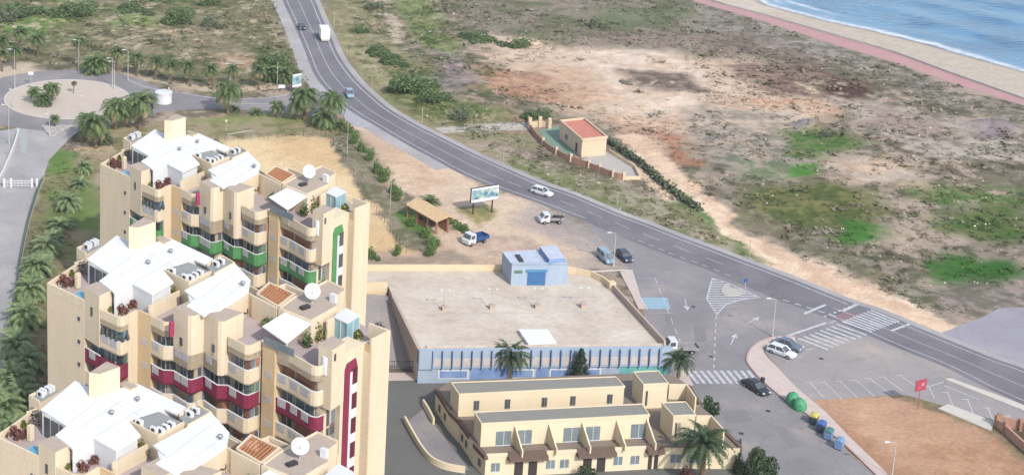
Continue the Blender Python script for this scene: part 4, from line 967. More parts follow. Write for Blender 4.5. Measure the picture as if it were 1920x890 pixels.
def place(root_list, key, label=None, green=False):
    K, s = fits[key]; out = []; M = Matrix(((K[0, 0], K[1, 0], 0, 0), (K[0, 1], K[1, 1], 0, 0), (0, 0, s, 0), (0, 0, 0, 1))); org = Vector((K[2, 0], K[2, 1], 0)); done = {}
    turn = math.atan2(K[0, 1], K[0, 0])
    for root, lab in root_list:
        if root is not tower:
            out.append(dup(root, org + M @ (root.location - BASE), root.rotation_euler.z + turn, s, lab)); continue
        c = dup(root, org, 0, 1, lab); out.append(c)
        for ch in list(c.children) + [g_ for h in c.children for g_ in h.children]:
            if ch.type != 'MESH': continue
            if ch.data.name not in done: d_ = ch.data.copy(); d_.transform(M); done[ch.data.name] = d_
            ch.data = done[ch.data.name]
            if green:
                for k, mm in enumerate(ch.data.materials):
                    if mm.name in ('redacc', 'redglass'): ch.data.materials[k] = MATS['greenacc'] if mm.name == 'redacc' else MATS['darkglass']
    return out
# foliage clump meshes are needed for the terraces
def clump(n, r, seed, leaf=.16, top=None, z0=0):
    R = np.random.default_rng(seed); m = MB(); at = []
    lobes = [(R.normal(0, .45, 3) * np.array([1, 1, .6]), R.uniform(.45, .75)) for _ in range(7)]
    for k in range(n):
        c, q = lobes[R.integers(7)]; v = R.normal(0, 1, 3); v /= np.linalg.norm(v); p = c + v * q * R.uniform(.7, 1.05)
        if p[2] < -.55: p[2] = -.55 + R.uniform(0, .2)
        p = p * np.array([r[0], r[1], r[2]]) / 1.1 + np.array([0, 0, r[2] * .55 + z0])
        s = leaf * R.uniform(.6, 1.4); a = R.normal(0, 1, 3); a /= np.linalg.norm(a); b2 = np.cross(a, v + R.normal(0, .5, 3)); b2 /= np.linalg.norm(b2) + 1e-6
        m.quad(p - a * s - b2 * s * .6, p + a * s - b2 * s * .6, p + a * s * .7 + b2 * s * .7, p - a * s * .7 + b2 * s * .7)
        at.append(min(1, max(0, R.normal(.42, .22) + (q - .6))))
    return m, at
def terrace_plant(px, py, z, sx, sy, sz, leafm, label, seed, pot=True):
    p = G(px, py, z); t = thing('terrace_plant', label, 'plant', p)
    m, at = clump(170, (sx, sy, sz), seed, .15, z0=.25 if pot else 0); m.build('foliage', leafm, t, attr=at)
    if pot:
        b2 = MB(); b2.lathe([(.0, 0), (.22, 0), (.3, .4), (.26, .4), (.2, .3), (0, .3)], (0, 0, 0), 8); b2.build('pot', 'tileroof', t)
    return t
terr = [(tower, 'cream apartment tower with green balcony bands, farthest of three towers', 'cream apartment tower cut off by the bottom edge, nearest of three towers')]
def tplant(px, py, z, sx, sy, sz, leafm, seed, what):
    t = terrace_plant(px, py, z, sx, sy, sz, leafm, what + ' on the middle tower', seed)
    terr.append((t, what + ' on the farthest tower', what + ' on the nearest tower'))
tplant(118, 533, TF, .8, .7, .9, 'redleaf', 1, 'dark red leafy shrub behind the corner parapet')
tplant(128, 540, TF, .9, .8, .9, 'redleaf', 2, 'dark red leafy shrub beside the pale planter pillar')
tplant(152, 512, TF, .9, .9, 1.0, 'greyleaf', 3, 'grey leafy shrub left of the terrace doors')
tplant(137, 521, TF, .5, .5, .7, 'oliveleaf', 4, 'small olive green shrub near the rear parapet')
tplant(207, 586, TF, .6, .5, .8, 'oliveleaf', 5, 'small yellow green bush at the bay corner')
tplant(231, 590, TF, .9, .7, .8, 'redleaf', 6, 'rusty red shrub under the white canopy')
tplant(252, 578, TF, .9, .6, .9, 'redleaf', 7, 'rusty red shrub at the right end of the bay')
tplant(326, 565, TF, .9, .6, 1.5, 'oliveleaf', 8, 'olive green bush below the equipment deck')
tplant(597, 641, TF, 1.1, .8, 1.9, 'oliveleaf', 9, 'tall yellow green hedge against the cream wall')
tplant(578, 650, TF, .7, .7, 1.4, 'bushleaf', 10, 'dark green shrub beside the white awning')
tplant(506, 612, TF, .9, .8, 1.0, 'bushleaf', 11, 'dark round shrub behind the white awning')
tplant(672, 638, TF, .5, .5, 1.0, 'oliveleaf', 12, 'slim green shrub right of the glass room')
tplant(708, 622, TF, .6, .5, .7, 'greyleaf', 13, 'low grey green plant on the end terrace')
def furniture(px, py, what):
    p = G(px, py, TF); t = thing('patio_table', what + ' on the middle tower', 'table', p, .7)
    m = MB(); m.box((0, 0, .72), (.9, .9, .06)); m.build('table_top', 'darkwicker', t)
    m = MB(); m.tube([(0, 0, 0), (0, 0, .7)], .06, 6); m.lathe([(0, 0), (.3, 0), (.3, .05), (0, .06)], n=10); m.build('table_stem', 'darkwicker', t)
    terr.append((t, what + ' on the farthest tower', what + ' on the nearest tower'))
furniture(451, 596, 'dark patio table by the cream terrace wall'); 
def chair(px, py, rz, what):
    p = G(px, py, TF); t = thing('patio_chair', what + ' on the middle tower', 'chair', p, rz)
    m = MB(); m.box((0, 0, .44), (.55, .55, .1)); m.build('seat', 'darkwicker', t)
    m = MB(); m.box((0, .26, .72), (.55, .07, .5)); m.build('backrest', 'darkwicker', t)
    m = MB()
    for x in (-.23, .23):
        for y in (-.23, .23): m.tube([(x, y, 0), (x, y, .4)], .03, 4)
    m.build('legs', 'darkwicker', t)
    terr.append((t, what + ' on the farthest tower', what + ' on the nearest tower'))
chair(445, 601, 2.4, 'brown patio chair left of the patio table'); chair(459, 592, -.8, 'brown patio chair right of the patio table')
placeA = place([(r, a) for r, a, c in terr], 'A', green=True)
placeC = place([(r, c) for r, a, c in terr], 'C')
# ------------------------------------------------------------------ flat-roofed store with blue front
def GX2(pts, z): return [p.to_2d() for p in GP(pts, z)]
store = thing('store_building', 'long flat roofed store with pale blue finned front and sandy roof', 'building', G(1010, 700))
SB = store.location
def sp_(b, name, m, parent=None, **k): return b.build(name, m, parent or store, SB if parent is None else SB, **k)
HS = 5.0
rpoly = GX2([(785, 656), (1247, 651), (1240, 645), (1145, 541), (1128, 529), (1108, 520), (1080, 514), (1066, 512), (942, 508), (640, 508), (640, 533), (728, 536), (737, 557)], HS)
m = MB(); m.prism(rpoly, 0, HS); sp_(m, 'roof_deck', 'whroof')
# front
fl, fr = GX2([(784, 657), (1258, 652)], HS); fd = (fr - fl).normalized(); fn = Vector((fd.y, -fd.x)); LF = (fr - fl).length
if fn.y > 0: fn = -fn
m = MB(); m.strip([fl + fn * .25, fr + fn * .25], .5, 0, HS + .35); sp_(m, 'front_wall', 'bluewall')
m = MB(); m.strip([fl + fn * .54, fr + fn * .54], .08, 2.65, HS + .36); m.strip([fl + fn * .62, fr + fn * .62], .2, 2.45, 2.65); sp_(m, 'fascia', 'bluewall')
nf = 23; pm_ = MB(); fm = MB()
for k in range(nf + 1):
    a = fl.lerp(fr, .055 + .895 * k / nf)
    fm.strip([a + fn * .58, a + fn * 1.05], .16, 2.45, HS + .3)
    if k < nf:
        c = a.lerp(fl.lerp(fr, .055 + .895 * (k + 1) / nf), .5); pm_.strip([c + fn * .6 - fd * .58, c + fn * .6 + fd * .58], .05, 2.75, 4.0)
sp_(fm, 'front_fins', 'storefin')
o = sp_(pm_, 'front_panels', 'creampanel')
for t0, t1 in ((0, .05), (.955, 1)): m = MB(); m.strip([fl.lerp(fr, t0) + fn * .6, fl.lerp(fr, t1) + fn * .6], .5, 2.4, HS + .4); sp_(m, 'corner_pier', 'bluewall')
for t0, t1, mm in ((.80, .865, 'greendoor'), (.868, .93, 'greendoor'), (.933, .99, 'greendoor')):
    m = MB(); m.strip([fl.lerp(fr, t0) + fn * .53, fl.lerp(fr, t1) + fn * .53], .06, .1, 2.3); sp_(m, 'shop_door', mm)
for t0, t1 in ((.08, .2), (.36, .46), (.52, .6), (.645, .725)):
    m = MB(); m.strip([fl.lerp(fr, t0) + fn * .53, fl.lerp(fr, t1) + fn * .53], .06, .7, 2.1); f = sp_(m, 'display_window', 'whitepaint')
    m = MB(); m.strip([fl.lerp(fr, t0 + .006) + fn * .57, fl.lerp(fr, t1 - .006) + fn * .57], .04, .85, 1.95); sp_(m, 'pane', 'bluedark', f)
for t0, t1 in ((.47, .515), (.21, .35)):
    m = MB(); m.strip([fl.lerp(fr, t0) + fn * .53, fl.lerp(fr, t1) + fn * .53], .05, .05, 2.2); sp_(m, 'shutter', 'bluedark')
# roof parapets
m = MB(); m.strip(GX2([(640, 507), (942, 507)], HS), .3, HS - .2, HS + 1.05); sp_(m, 'rear_parapet', 'whwall'); m = MB(); m.strip(GX2([(1064, 511), (1080, 513), (1108, 519.5), (1128, 528.5), (1144, 540)], HS), .3, HS - .2, HS + 1.05)
p = GX2([(1146, 541)], HS)[0]; m.box((p.x, p.y, HS + .5), (1.1, .9, 1.5), .2); sp_(m, 'rear_parapet', 'whwall')
m = MB(); m.strip(GX2([(1150, 545), (1246, 650)], HS), .32, HS - .2, HS + 1.05); sp_(m, 'side_parapet', 'whbrownshade'); m = MB(); m.strip(GX2([(737, 557), (785, 655)], HS), .45, HS - 2, HS + .25); sp_(m, 'side_parapet', 'whbrownshade'); m = MB(); m.strip(GX2([(800, 652), (1243, 648)], HS), .3, HS - .1, HS + .36); sp_(m, 'front_kerb', 'whroof')  # side parapets take a browner tone, the shade on their faces painted in
m = MB(); P = GX2([(973, 624), (1025, 624), (1042, 648), (991, 651)], HS)
v0 = [(*P[0], HS + .5), (*P[1], HS + .5), (*P[2], HS + .25), (*P[3], HS + .25)]
m.prism(P, HS, HS + .45, topmi=0); m.prism(shrink(P, 1.04), HS + .46, HS + .6); sp_(m, 'skylight', 'whiteroof')
m = MB()
for a, b in (((840, 600), (900, 599)), ((960, 560), (1120, 556)), ((760, 590), (1130, 584)), ((1090, 620), (1170, 618))): m.strip(GX2([a, b], HS), .1, HS + .006, None)
sp_(m, 'roof_lines', 'lineworn')
m = MB(); A = G(742, 565, HS).to_2d()
sw_ = thing('retaining_wall', 'low cream wall closing the alley beside the store roof', 'wall', G(700, 545)); m.strip(GX2([(640, 531), (726, 528)], 5.9), .35, 3, 5.9); m.build('wall', 'whwall', sw_, sw_.location)
gt = thing('railing_gate', 'dark railing gate across the alley left of the blue store', 'gate', G(755, 698)); m = MB()
A, B = G(722, 698).to_2d(), G(785, 699).to_2d()
for z in (.15, .95, 1.9): m.strip([A, B], .06, z, z + .07)
m.build('rails', 'darkmetal', gt, gt.location); m = MB()
for k in range(16): q = A.lerp(B, k / 15); m.box((q.x, q.y, 1.0), (.05, .05, 1.95))
m.build('bars', 'darkmetal', gt, gt.location)
# white front fence
wf = thing('white_fence', 'low white fence along the front of the blue store', 'fence', G(940, 703)); m = MB(); A, B = G(846, 711).to_2d(), G(1040, 707).to_2d()
m.strip([A, B], .15, 0, .35); m.strip([A, B], .06, 1.0, 1.08)
for k in range(40): q = A.lerp(B, k / 39); m.box((q.x, q.y, .7), (.05, .05, .7))
m.build('pickets', 'whitepaint', wf, wf.location); m = MB()
for k in (0, 10, 20, 30, 39): q = A.lerp(B, k / 39); m.box((q.x, q.y, .6), (.3, .3, 1.2))
m.build('post', 'whwall', wf, wf.location)
# blue hut on the roof
hut = thing('plant_room', 'pale blue box shaped plant room with bright blue roller door on the store roof', 'building', G(1012, 536, HS)); HB = hut.location
Hh = HS + 3.6
hp = GX2([(960, 496), (1065, 495), (1047, 465), (942, 472)], Hh)
m = MB(); m.prism(hp, HS, Hh, topmi=1); hd = (hp[1] - hp[0]).normalized(); hn = Vector((hd.y, -hd.x)); m.strip(hp[:2], .25, Hh - .1, Hh + .25, side=1); m.build('wall', ['bluewall', mat('hutroof', C(214, 220, 234), .85, C(190, 200, 220), .8)], hut, HB)
m = MB(); a, b = hp[0].lerp(hp[1], .29), hp[0].lerp(hp[1], .61); m.strip([a + hn * .04, b + hn * .04], .08, HS, HS + 2.35); o = m.build('roller_door', 'bluedoor', hut, HB)
m = MB(); m.strip([a - hd * .25 + hn * .1, b + hd * .25 + hn * .1], .25, HS + 2.36, HS + 2.7); m.build('door_lintel', mat('lintel', C(92, 158, 200), .7), o, HB)
m = MB(); a, b = hp[0].lerp(hp[1], .05), hp[0].lerp(hp[1], .19); m.strip([a + hn * .03, b + hn * .03], .06, HS + 2.1, HS + 2.6); m.build('vent_grille', 'greenpanel', hut, HB)
up_ = GX2([(1012, 462), (1042, 459), (1060, 484), (1030, 486)], Hh + .9); m = MB(); m.prism(up_, Hh - .1, Hh + .9, topmi=1); m.build('roof_box', ['bluedark', 'hutroof'], hut, HB)
m = MB(); m.strip(GX2([(970, 478), (978, 490)], Hh + .1), .7, Hh, Hh + .25); m.build('roof_hatch', 'darkmetal', hut, HB)
# roof lamps
def roof_lamp(px, py, lab):
    p = G(px, py, HS); t = thing('roof_lamp', lab, 'lamp', p, group='lamps on the sandy store roof')
    m = MB(); m.box((0, 0, .3), (.8, .8, .6), taper=.9); m.box((0, 0, .66), (.9, .9, .1)); m.build('base', 'whbrownshade', t)
    m = MB(); m.tube([(0, 0, .6), (0, 0, 3.4)], [.06, .045], 6); m.build('pole', 'polegrey', t)
    m = MB(); m.box((0, 0, 3.4), (1.3, .05, .05)); m.build('arm', 'polegrey', t)
    for x in (-.6, .6): m = MB(); m.lathe([(0, 0), (.12, .04), (.22, -.12), (0, -.14)], (x, 0, 3.45), 8); m.build('lamp_head', 'lamp', t)
for q, l in (((833, 581), 'leftmost twin headed roof lamp on a brick base'), ((922, 578.5), 'second roof lamp from the left, in front of the rear parapet'), ((1007, 577), 'third roof lamp from the left, in front of the blue roller door'), ((1093, 576), 'rightmost roof lamp, near the curved corner parapet')): roof_lamp(*q, l)

# ------------------------------------------------------------------ little flat-roofed house by the track
hs = thing('small_house', 'small cream house with flat red roof inside a brown yard wall', 'house', G(1095, 290)); B_ = hs.location; z = 4.2
hw = GX2([(1092, 260), (1138, 255), (1090, 221), (1051, 225)], z)
hw[2] = hw[1] + (hw[3] - hw[0])
m = MB(); m.prism(hw, 0, z - .4, topmi=1); m.build('wall', ['housewall', 'redroof'], hs, B_)
m = MB(); m.strip(hw + [hw[0]], .3, z - .4, z); m.build('parapet', 'housewall', hs, B_)
d = (hw[1] - hw[0]).normalized(); nn = Vector((d.y, -d.x))
m = MB()
for zz in (.5, 1.3, 2.1, 2.9): m.strip([hw[0] + nn * .03, hw[1] + nn * .03], .07, zz, zz + .14)
m.strip([hw[0] + nn * .06, hw[1] + nn * .06], .2, z - .65, z - .45); m.build('rustic_bands', 'whwall', hs, B_)
sd = (hw[3] - hw[0]).normalized(); sn = Vector((-sd.y, sd.x)); sn = sn if sn.x < 0 else -sn
for t, w_, z0, z1, nm, mm in ((.22, .9, .4, 2.3, 'door', 'darkmetal'), (.68, 1.1, 1.2, 2.2, 'window', 'darkglass')):
    c = hw[0].lerp(hw[3], t); m = MB(); m.strip([c + sn * .04 - sd * w_ / 2, c + sn * .04 + sd * w_ / 2], .1, z0, z1); m.build(nm, mm, hs, B_)
yw = [(991.5, 227), (994, 243), (1018, 272), (1043, 290), (1070, 303), (1104, 314.6), (1149, 332.6), (1169, 337)]
yt = thing('yard_wall', 'curving brown brick yard wall with cream posts around the small house', 'wall', G(1070, 305)); m = MB(); P = smoothpath(GP(yw), 3); m.strip(P, .3, 0, 1.2); m.build('wall', 'wallbrick', yt, yt.location)
for q in yw[1:] + [(1124, 322)]: p = G(*q); m = MB(); m.box((p.x, p.y, .85), (.5, .5, 1.7)); m.build('post', 'housewall', yt, yt.location)
gy_ = thing('gate_wall', 'cream gate wall with three tall pillars behind the green court', 'wall', G(1015, 238)); m = MB(); m.strip(GP([(994, 240), (1012, 237), (1030, 240)]), .3, 0, 1.3); m.build('wall', 'housewall', gy_, gy_.location)
for q in ((993, 240), (1012, 238), (1030, 241)): p = G(*q); m = MB(); m.box((p.x, p.y, 1.2), (.7, .7, 2.4)); m.build('pillar', 'housewall', gy_, gy_.location)
ye = thing('yard_kerb_wall', 'thin cream wall between the paved yard and the green hedge', 'wall', G(1170, 305)); m = MB(); m.strip(GP([(1142, 286), (1190, 316), (1200, 336), (1169, 337)]), .2, 0, .7); m.build('wall', 'whwall', ye, ye.location)
m = MB(); m.sheet(GP([(1010, 244), (1046, 236), (1062, 262), (1082, 292), (1044, 284), (1020, 266)]), .03); struct(m.build('green_court', 'court'))
m = MB(); m.sheet(GP([(1085, 300), (1140, 284), (1190, 317), (1198, 335), (1170, 335), (1110, 314)]), .03); struct(m.build('paved_yard', 'concrete'))

# ------------------------------------------------------------------ tiled roof pavilion
pa = thing('pavilion', 'open brick pavilion with sloping ochre tiled roof beside the forecourt', 'pavilion', G(812, 438)); B_ = pa.location
q = [G(761, 382, 3.0), G(817, 416, 2.8), G(850, 407, 3.0), G(786, 371, 3.9)]
rid0, rid1 = G(780, 370.5, 3.9), G(843, 405, 3.7)
m = MB(); f0, f1 = G(761, 383, 2.9), G(818, 416, 2.7); e0 = rid0 + Vector((2.0, .9, -1.0)); e1 = rid1 + Vector((2.0, .9, -1.0)); up = Vector((0, 0, .16))
for A in ((f0, f1, rid1, rid0), (rid0, rid1, e1, e0)):
    vs = [v for v in A] + [v - up for v in A]; m.add(vs, [(0, 1, 2, 3), (7, 6, 5, 4), (0, 4, 5, 1), (1, 5, 6, 2), (2, 6, 7, 3), (3, 7, 4, 0)])
m.build('roof', 'tileroof', pa, B_)
dn = (f1 - f0).to_2d().normalized(); side = Vector((-dn.y, dn.x)); side = side if side.x > 0 else -side
for t in (.03, .35, .68, .97):
    for k, zt in ((.35, 2.75), (2.9, 2.9)):
        c = f0.lerp(f1, t).to_2d() + side * k; m = MB(); m.box((c.x, c.y, zt / 2), (.35, .35, zt)); m.build('post', 'brick', pa, B_)
m = MB(); c0 = f0.to_2d() + side * .4; c1 = f1.to_2d() + side * .4; m.strip([c0, c0.lerp(c1, .75)], .2, 0, 1.1); m.strip([c0 + side * 2.5, c1 + side * 2.5], .2, 0, 2.4); m.build('low_wall', 'brick', pa, B_)
m = MB(); m.prism([c0 - side * .3, c1 - side * .3 + dn * .6, c1 + side * 3 + dn * .6, c0 + side * 3], 0, .12); m.build('floor', 'whbrownshade', pa, B_)

# ------------------------------------------------------------------ terraced houses
ZR, ZT = 6.6, 3.2
def rowhouse(lab, roof, tower_px, ground, loc):
    t = thing('terraced_house', lab, 'house', G(*loc)); B_ = t.location
    R = GX2(roof, ZR); m = MB(); m.prism(R, ZT - .1, ZR - .09, topmi=1); m.build('upper_wall', ['town', 'towngrey'], t, B_)
    m = MB(); m.strip(R + [R[0]], .15, ZR - .3, ZR); m.build('roof_parapet', 'town', t, B_)
    K = GX2(tower_px, ZR + .3); m = MB(); m.prism(K, ZT - .1, ZR + .2, topmi=1); m.build('stair_tower', ['town', 'towngrey'], t, B_)
    m = MB(); m.strip(K + [K[0]], .15, ZR + .0, ZR + .3); m.build('tower_parapet', 'town', t, B_)
    Q = GX2(ground, ZT); m = MB(); m.prism(Q, 0, ZT - .12, topmi=1); m.build('ground_wall', ['town', 'townfloor'], t, B_)
    return t, R, K, Q
tb, RB, KB, QB = rowhouse('rear row of cream terraced houses with long grey flat roof, nearer the blue store', [(846, 716), (1154, 705), (1171, 722.5), (861, 737.5)], [(1188, 696), (1234, 694), (1252.5, 717), (1207, 719)],
    [(817, 730), (842, 768), (862, 790), (1210, 775), (1312, 758), (1287, 718), (1262, 700), (1176, 698), (846, 712)], (1000, 775))
tf_, RF_, KF, QF = rowhouse('front row of cream terraced houses with partition walls between its terraces, at the bottom edge', [(890, 771.5), (1203, 756), (1217.6, 776), (903, 792.5)], [(1241, 753.5), (1285, 751.7), (1304, 776), (1263, 778)],
    [(863, 790.5), (880, 815), (890, 832), (911, 854), (1212, 838.5), (1243, 836.5), (1388, 838), (1358, 806), (1334, 776), (1313, 758.5), (1211, 775.5)], (1050, 886))
def wpanel(t, A, B, f0, f1, z0, z1, name='window', m_='darkglass', frame=True, out=.03):
    d = (B - A).normalized(); n_ = Vector((d.y, -d.x)); n_ = n_ if n_.y < 0 else -n_; B_ = t.location
    a, b = A.lerp(B, f0), A.lerp(B, f1)
    m = MB(); m.strip([a + n_ * out, b + n_ * out], .06, z0, z1); o = m.build(name, m_, t, B_)
    if frame:
        f = MB(); f.strip([a + n_ * (out + .02), b + n_ * (out + .02)], .1, z0 - .1, z0); c = a.lerp(b, .5); f.strip([c - d * .03 + n_ * (out + .04), c + d * .03 + n_ * (out + .04)], .06, z0, z1); f.build('window_frame', 'whitepaint' if m_ != 'darkglass' else 'metal', o, B_)
    return o
A, B = RB[3], RB[2]
for f in (.107, .294, .517, .69, .915): wpanel(tb, A, B, f - .016, f + .016, ZT + .9, ZT + 2.2)
A, B = RF_[3], RF_[2]
for f, w_ in ((.135, .045), (.26, .042), (.54, .048), (.668, .042), (.942, .045)): wpanel(tf_, A, B, f - w_, f + w_, ZT + .05, ZT + 2.05, m_='glass')
for K, t in ((KB, tb), (KF, tf_)):
    wpanel(t, K[3], K[2], .12, .2, ZT + .4, ZT + 2.6, frame=False)
# partition walls, sloping down to the front
d = (B - A).normalized(); nf_ = Vector((d.y, -d.x)); nf_ = nf_ if nf_.y < 0 else -nf_
for i, x in enumerate((965, 1029, 1091, 1155.6, 1212)):
    p = min((A.lerp(B, k / 400) for k in range(401)), key=lambda q: abs(((q.x) / (q.y * math.cos(TH) + (CAMH - 5) * math.sin(TH)) * FPX + CX) - x))
    m = MB(); L_ = 3.1; hw_ = d * .09
    prof = [(0, ZT - .1), (L_, ZT - .1), (L_, ZT + .95), (L_ * .88, ZT + 1.0), (0, ZR - .55)]
    vs = [(*(p + nf_ * a + hw_), z) for a, z in prof] + [(*(p + nf_ * a - hw_), z) for a, z in prof]
    m.add(vs, [(0, 1, 2, 3, 4), (9, 8, 7, 6, 5)] + [(k, k + 5, (k + 1) % 5 + 5, (k + 1) % 5) for k in range(5)]); m.build('partition_wall', 'town', tf_, tf_.location)
# front parapets and tiled canopies
fa, fb = QF[3], QF[4]
def ft(x): return (x - 911) / (1212 - 911)
for x0, x1 in ((912, 951), (1024, 1080), (1152, 1211)):
    a, b = fa.lerp(fb, ft(x0)), fa.lerp(fb, ft(x1)); m = MB(); m.strip([a, b], .2, ZT - .2, ZT + .28); m.build('terrace_parapet', 'town', tf_, tf_.location)
for x0, x1 in ((951, 1024), (1080, 1152), (1211, 1243)):
    a, b = fa.lerp(fb, ft(x0)), fa.lerp(fb, ft(x1)); m = MB()
    pr_ = [(-.5, ZT + .2), (.85, ZT - .1), (.9, ZT - .62), (-.0, ZT - .62)]
    vs = [(*(a + nf_ * q), z) for q, z in pr_] + [(*(b + nf_ * q), z) for q, z in pr_]; m.add(vs, [(0, 1, 2, 3), (7, 6, 5, 4), (0, 4, 5, 1), (1, 5, 6, 2), (2, 6, 7, 3)]); m.build('tiled_canopy', 'browntile', tf_, tf_.location)
    for u in (.32, .68): wpanel(tf_, fa, fb, ft(x0 + (x1 - x0) * (u - .12)), ft(x0 + (x1 - x0) * (u + .1)), .05, 2.3, 'entrance_door', 'darkwicker', False)
for x in (930, 1033, 1059, 1160, 1192): wpanel(tf_, fa, fb, ft(x - 8), ft(x + 8), .9, 2.1, m_='glass')
fe0, fe1 = QF[5], QF[6]
for u in (.18, .43): wpanel(tf_, fe0, fe1, u - .07, u + .07, .9, 2.1, m_='glass')
# brown fascias along the left sides and the right end
for t, P in ((tb, [(818, 728), (842, 766)]), (tb, [(843, 769), (863, 789)]), (tf_, [(864, 791), (881, 815)]), (tf_, [(890, 831), (912, 855)]), (tf_, [(1357, 806), (1388, 837)]), (tb, [(1290, 722), (1313, 757)])):
    Q = GX2(P, ZT); m = MB(); m.strip(Q, .55, ZT - .5, ZT + .12); m.build('fascia', 'browntile', t, t.location)
# terrace end walls at the right
for t, P, h in ((tb, [(1255, 718), (1288, 718.5), (1305, 743)], 2.3), (tf_, [(1306, 777), (1334, 777), (1358, 804)], 2.3)):
    Q = GX2(P, ZT + h); m = MB(); m.strip(Q, .2, ZT - .1, ZT + h - .1); m.build('end_screen_wall', 'town', t, t.location)
# side windows
for t, P, us in ((tb, (QB[0], QB[1]), (.35, .75)), (tf_, (QF[0], QF[1]), (.3, .75)), (tf_, (QF[2], QF[3]), (.5,))):
    for u in us:
        d2 = (P[1] - P[0]).normalized(); n2 = Vector((d2.y, -d2.x)); n2 = n2 if n2.x < 0 else -n2; c = P[0].lerp(P[1], u)
        m = MB(); m.strip([c + n2 * .03 - d2 * .35, c + n2 * .03 + d2 * .35], .08, .9, 1.9); m.build('window', 'darkglass', t, t.location)
# low garden walls
for lab, P in (('low cream wall curving around the ramp left of the terraced houses', [(759, 791), (772, 815), (790, 845), (808, 866), (835, 879), (872, 886)]), ('short cream wall above the ramp beside the rear terraced row', [(793, 759), (803, 775), (813, 795)])):
    t = thing('garden_wall', lab, 'wall', G(*P[0])); m = MB(); m.strip(smoothpath(GP(P), 4), .28, 0, .95); m.build('wall', 'town', t, t.location)
rp_ = MB(); rp_.sheet(GP([(764, 790), (800, 760), (818, 800), (880, 880), (836, 876), (808, 864)]), .014); struct(rp_.build('ramp', 'oldroad'))
t = thing('brick_wall', 'pinkish brick wall with posts at the lower right of the car park', 'wall', G(1890, 815)); m = MB(); m.strip(GP([(1868, 800), (1884, 812), (1912, 838), (1960, 880)]), .3, 0, 1.3); m.strip(GP([(1872, 796), (1912, 806), (1990, 846)]), .3, 0, 1.5); m.build('wall', mat('pinkbrick', C(216, 172, 152), .9, C(190, 146, 128), 1.5), t, t.location)
for q in ((1868, 800), (1872, 797), (1884, 812), (1912, 807)): p = G(*q); m = MB(); m.box((p.x, p.y, .9), (.5, .5, 1.8)); m.build('post', 'wallbrick', t, t.location)
# west side: gate, parapets, tank
t = thing('white_gate', 'white metal double bar gate across the access road', 'gate', G(34, 352)); m = MB(); A, B = G(8, 351).to_2d(), G(60, 351).to_2d()
for z in (.3, .8, 1.3): m.strip([A, B], .08, z, z + .12)
m.build('rails', 'whitepaint', t, t.location); m = MB()
for k in range(9): q = A.lerp(B, k / 8); m.box((q.x, q.y, .75), (.06, .06, 1.2))
m.build('bars', 'whitepaint', t, t.location)
for q in (A, A.lerp(B, .25), B, B + Vector((1.0, 0))): m = MB(); m.box((q.x, q.y, .9), (.45, .45, 1.8)); m.build('gate_post', 'whitepaint', t, t.location)
t = thing('boundary_wall', 'white boundary wall left of the access road gate', 'wall', G(25, 300)); m = MB(); m.strip(smoothpath(GP([(35, 250), (28, 275), (10, 320), (-30, 400)]), 3), .3, 0, 1.2); m.build('wall', 'whitepaint', t, t.location)
t = thing('fence_wall', 'grey green railing wall between access road and palm strip', 'fence', G(60, 400)); P = smoothpath(GP([(80, 342), (72, 362), (55, 417), (40, 490), (32, 552), (20, 610), (8, 660)]), 3); m = MB(); m.strip(P, .2, 0, .45); m.build('base', 'concrete', t, t.location); m = MB(); m.strip(P, .05, .45, 1.5); m.build('railing', 'greenpanel', t, t.location)
t = thing('round_kiosk', 'white round kiosk standing at the edge of the roundabout', 'kiosk', G(307, 192)); m = MB(); m.lathe([(1.9, 0), (1.9, 2.3), (2.05, 2.35), (2.05, 2.6), (0, 2.75)], n=20); o = m.build('drum', 'whitepaint', t, smooth=False)
m = MB(); m.box((1.2, .6, 3.1), (.3, .3, .8)); m.build('vent_pipe', 'polegrey', t)
t = thing('football_goal', 'white football goal frame on the sandy pitch', 'goal', G(450, 263)); A, B = G(426, 272), G(473, 264); m = MB(); m.tube([A, A + Vector((0, 0, 2.4)), B + Vector((0, 0, 2.4)), B], .07, 5); m.build('frame', 'polegrey', t, t.location)
m = MB(); bk = Vector((.9, .9, 0)); m.tube([A + bk, A + Vector((0, 0, 2.4)) + bk * .4], .03, 4); m.tube([B + bk, B + Vector((0, 0, 2.4)) + bk * .4], .03, 4); m.tube([A + bk, B + bk], .03, 4); m.build('net_stay', 'polegrey', t, t.location)
t = thing('pitch_fence', 'low thin post fence around the far side of the sandy pitch', 'fence', G(600, 300)); m = MB(); P = resample([p.to_2d() for p in GP([(405, 264), (607, 253), (640, 290), (690, 372), (735, 440), (762, 474)])], 46)
for q in P: m.box((q.x, q.y, .6), (.07, .07, 1.2))
m.strip(P, .02, 1.05, 1.08); m.build('posts', 'darkmetal', t, t.location)
# ------------------------------------------------------------------ street furniture
def lamp_post(px, py, ptop, lab, m_='polegrey', arm=1.0, double=False, group=None, name='street_lamp'):
    p = G(px, py); k = FPX / (p.y * math.cos(TH) + CAMH * math.sin(TH)); h = (py - ptop) / (k * .93)
    t = thing(name, lab, 'lamp', p, group=group); m = MB(); m.tube([(0, 0, 0), (0, 0, h)], [.10, .055], 7); m.lathe([(.16, 0), (.16, .5), (.1, .55)], n=8); m.build('pole', m_, t)
    for s in ((-1, 1) if double else (-1,)):
        if arm: m = MB(); m.tube([(0, 0, h - .05), (s * arm * .6, .1, h + .15), (s * arm, .15, h + .15)], .04, 5); m.build('arm', m_, t)
        m = MB(); m.box((s * arm * 1.1, .16, h + .14), (.7, .26, .14)) if arm else m.lathe([(0, .3), (.2, .25), (.25, 0), (.1, -.1), (0, -.1)], (0, 0, h), 8); m.build('lamp_head', 'lamp', t)
    return t
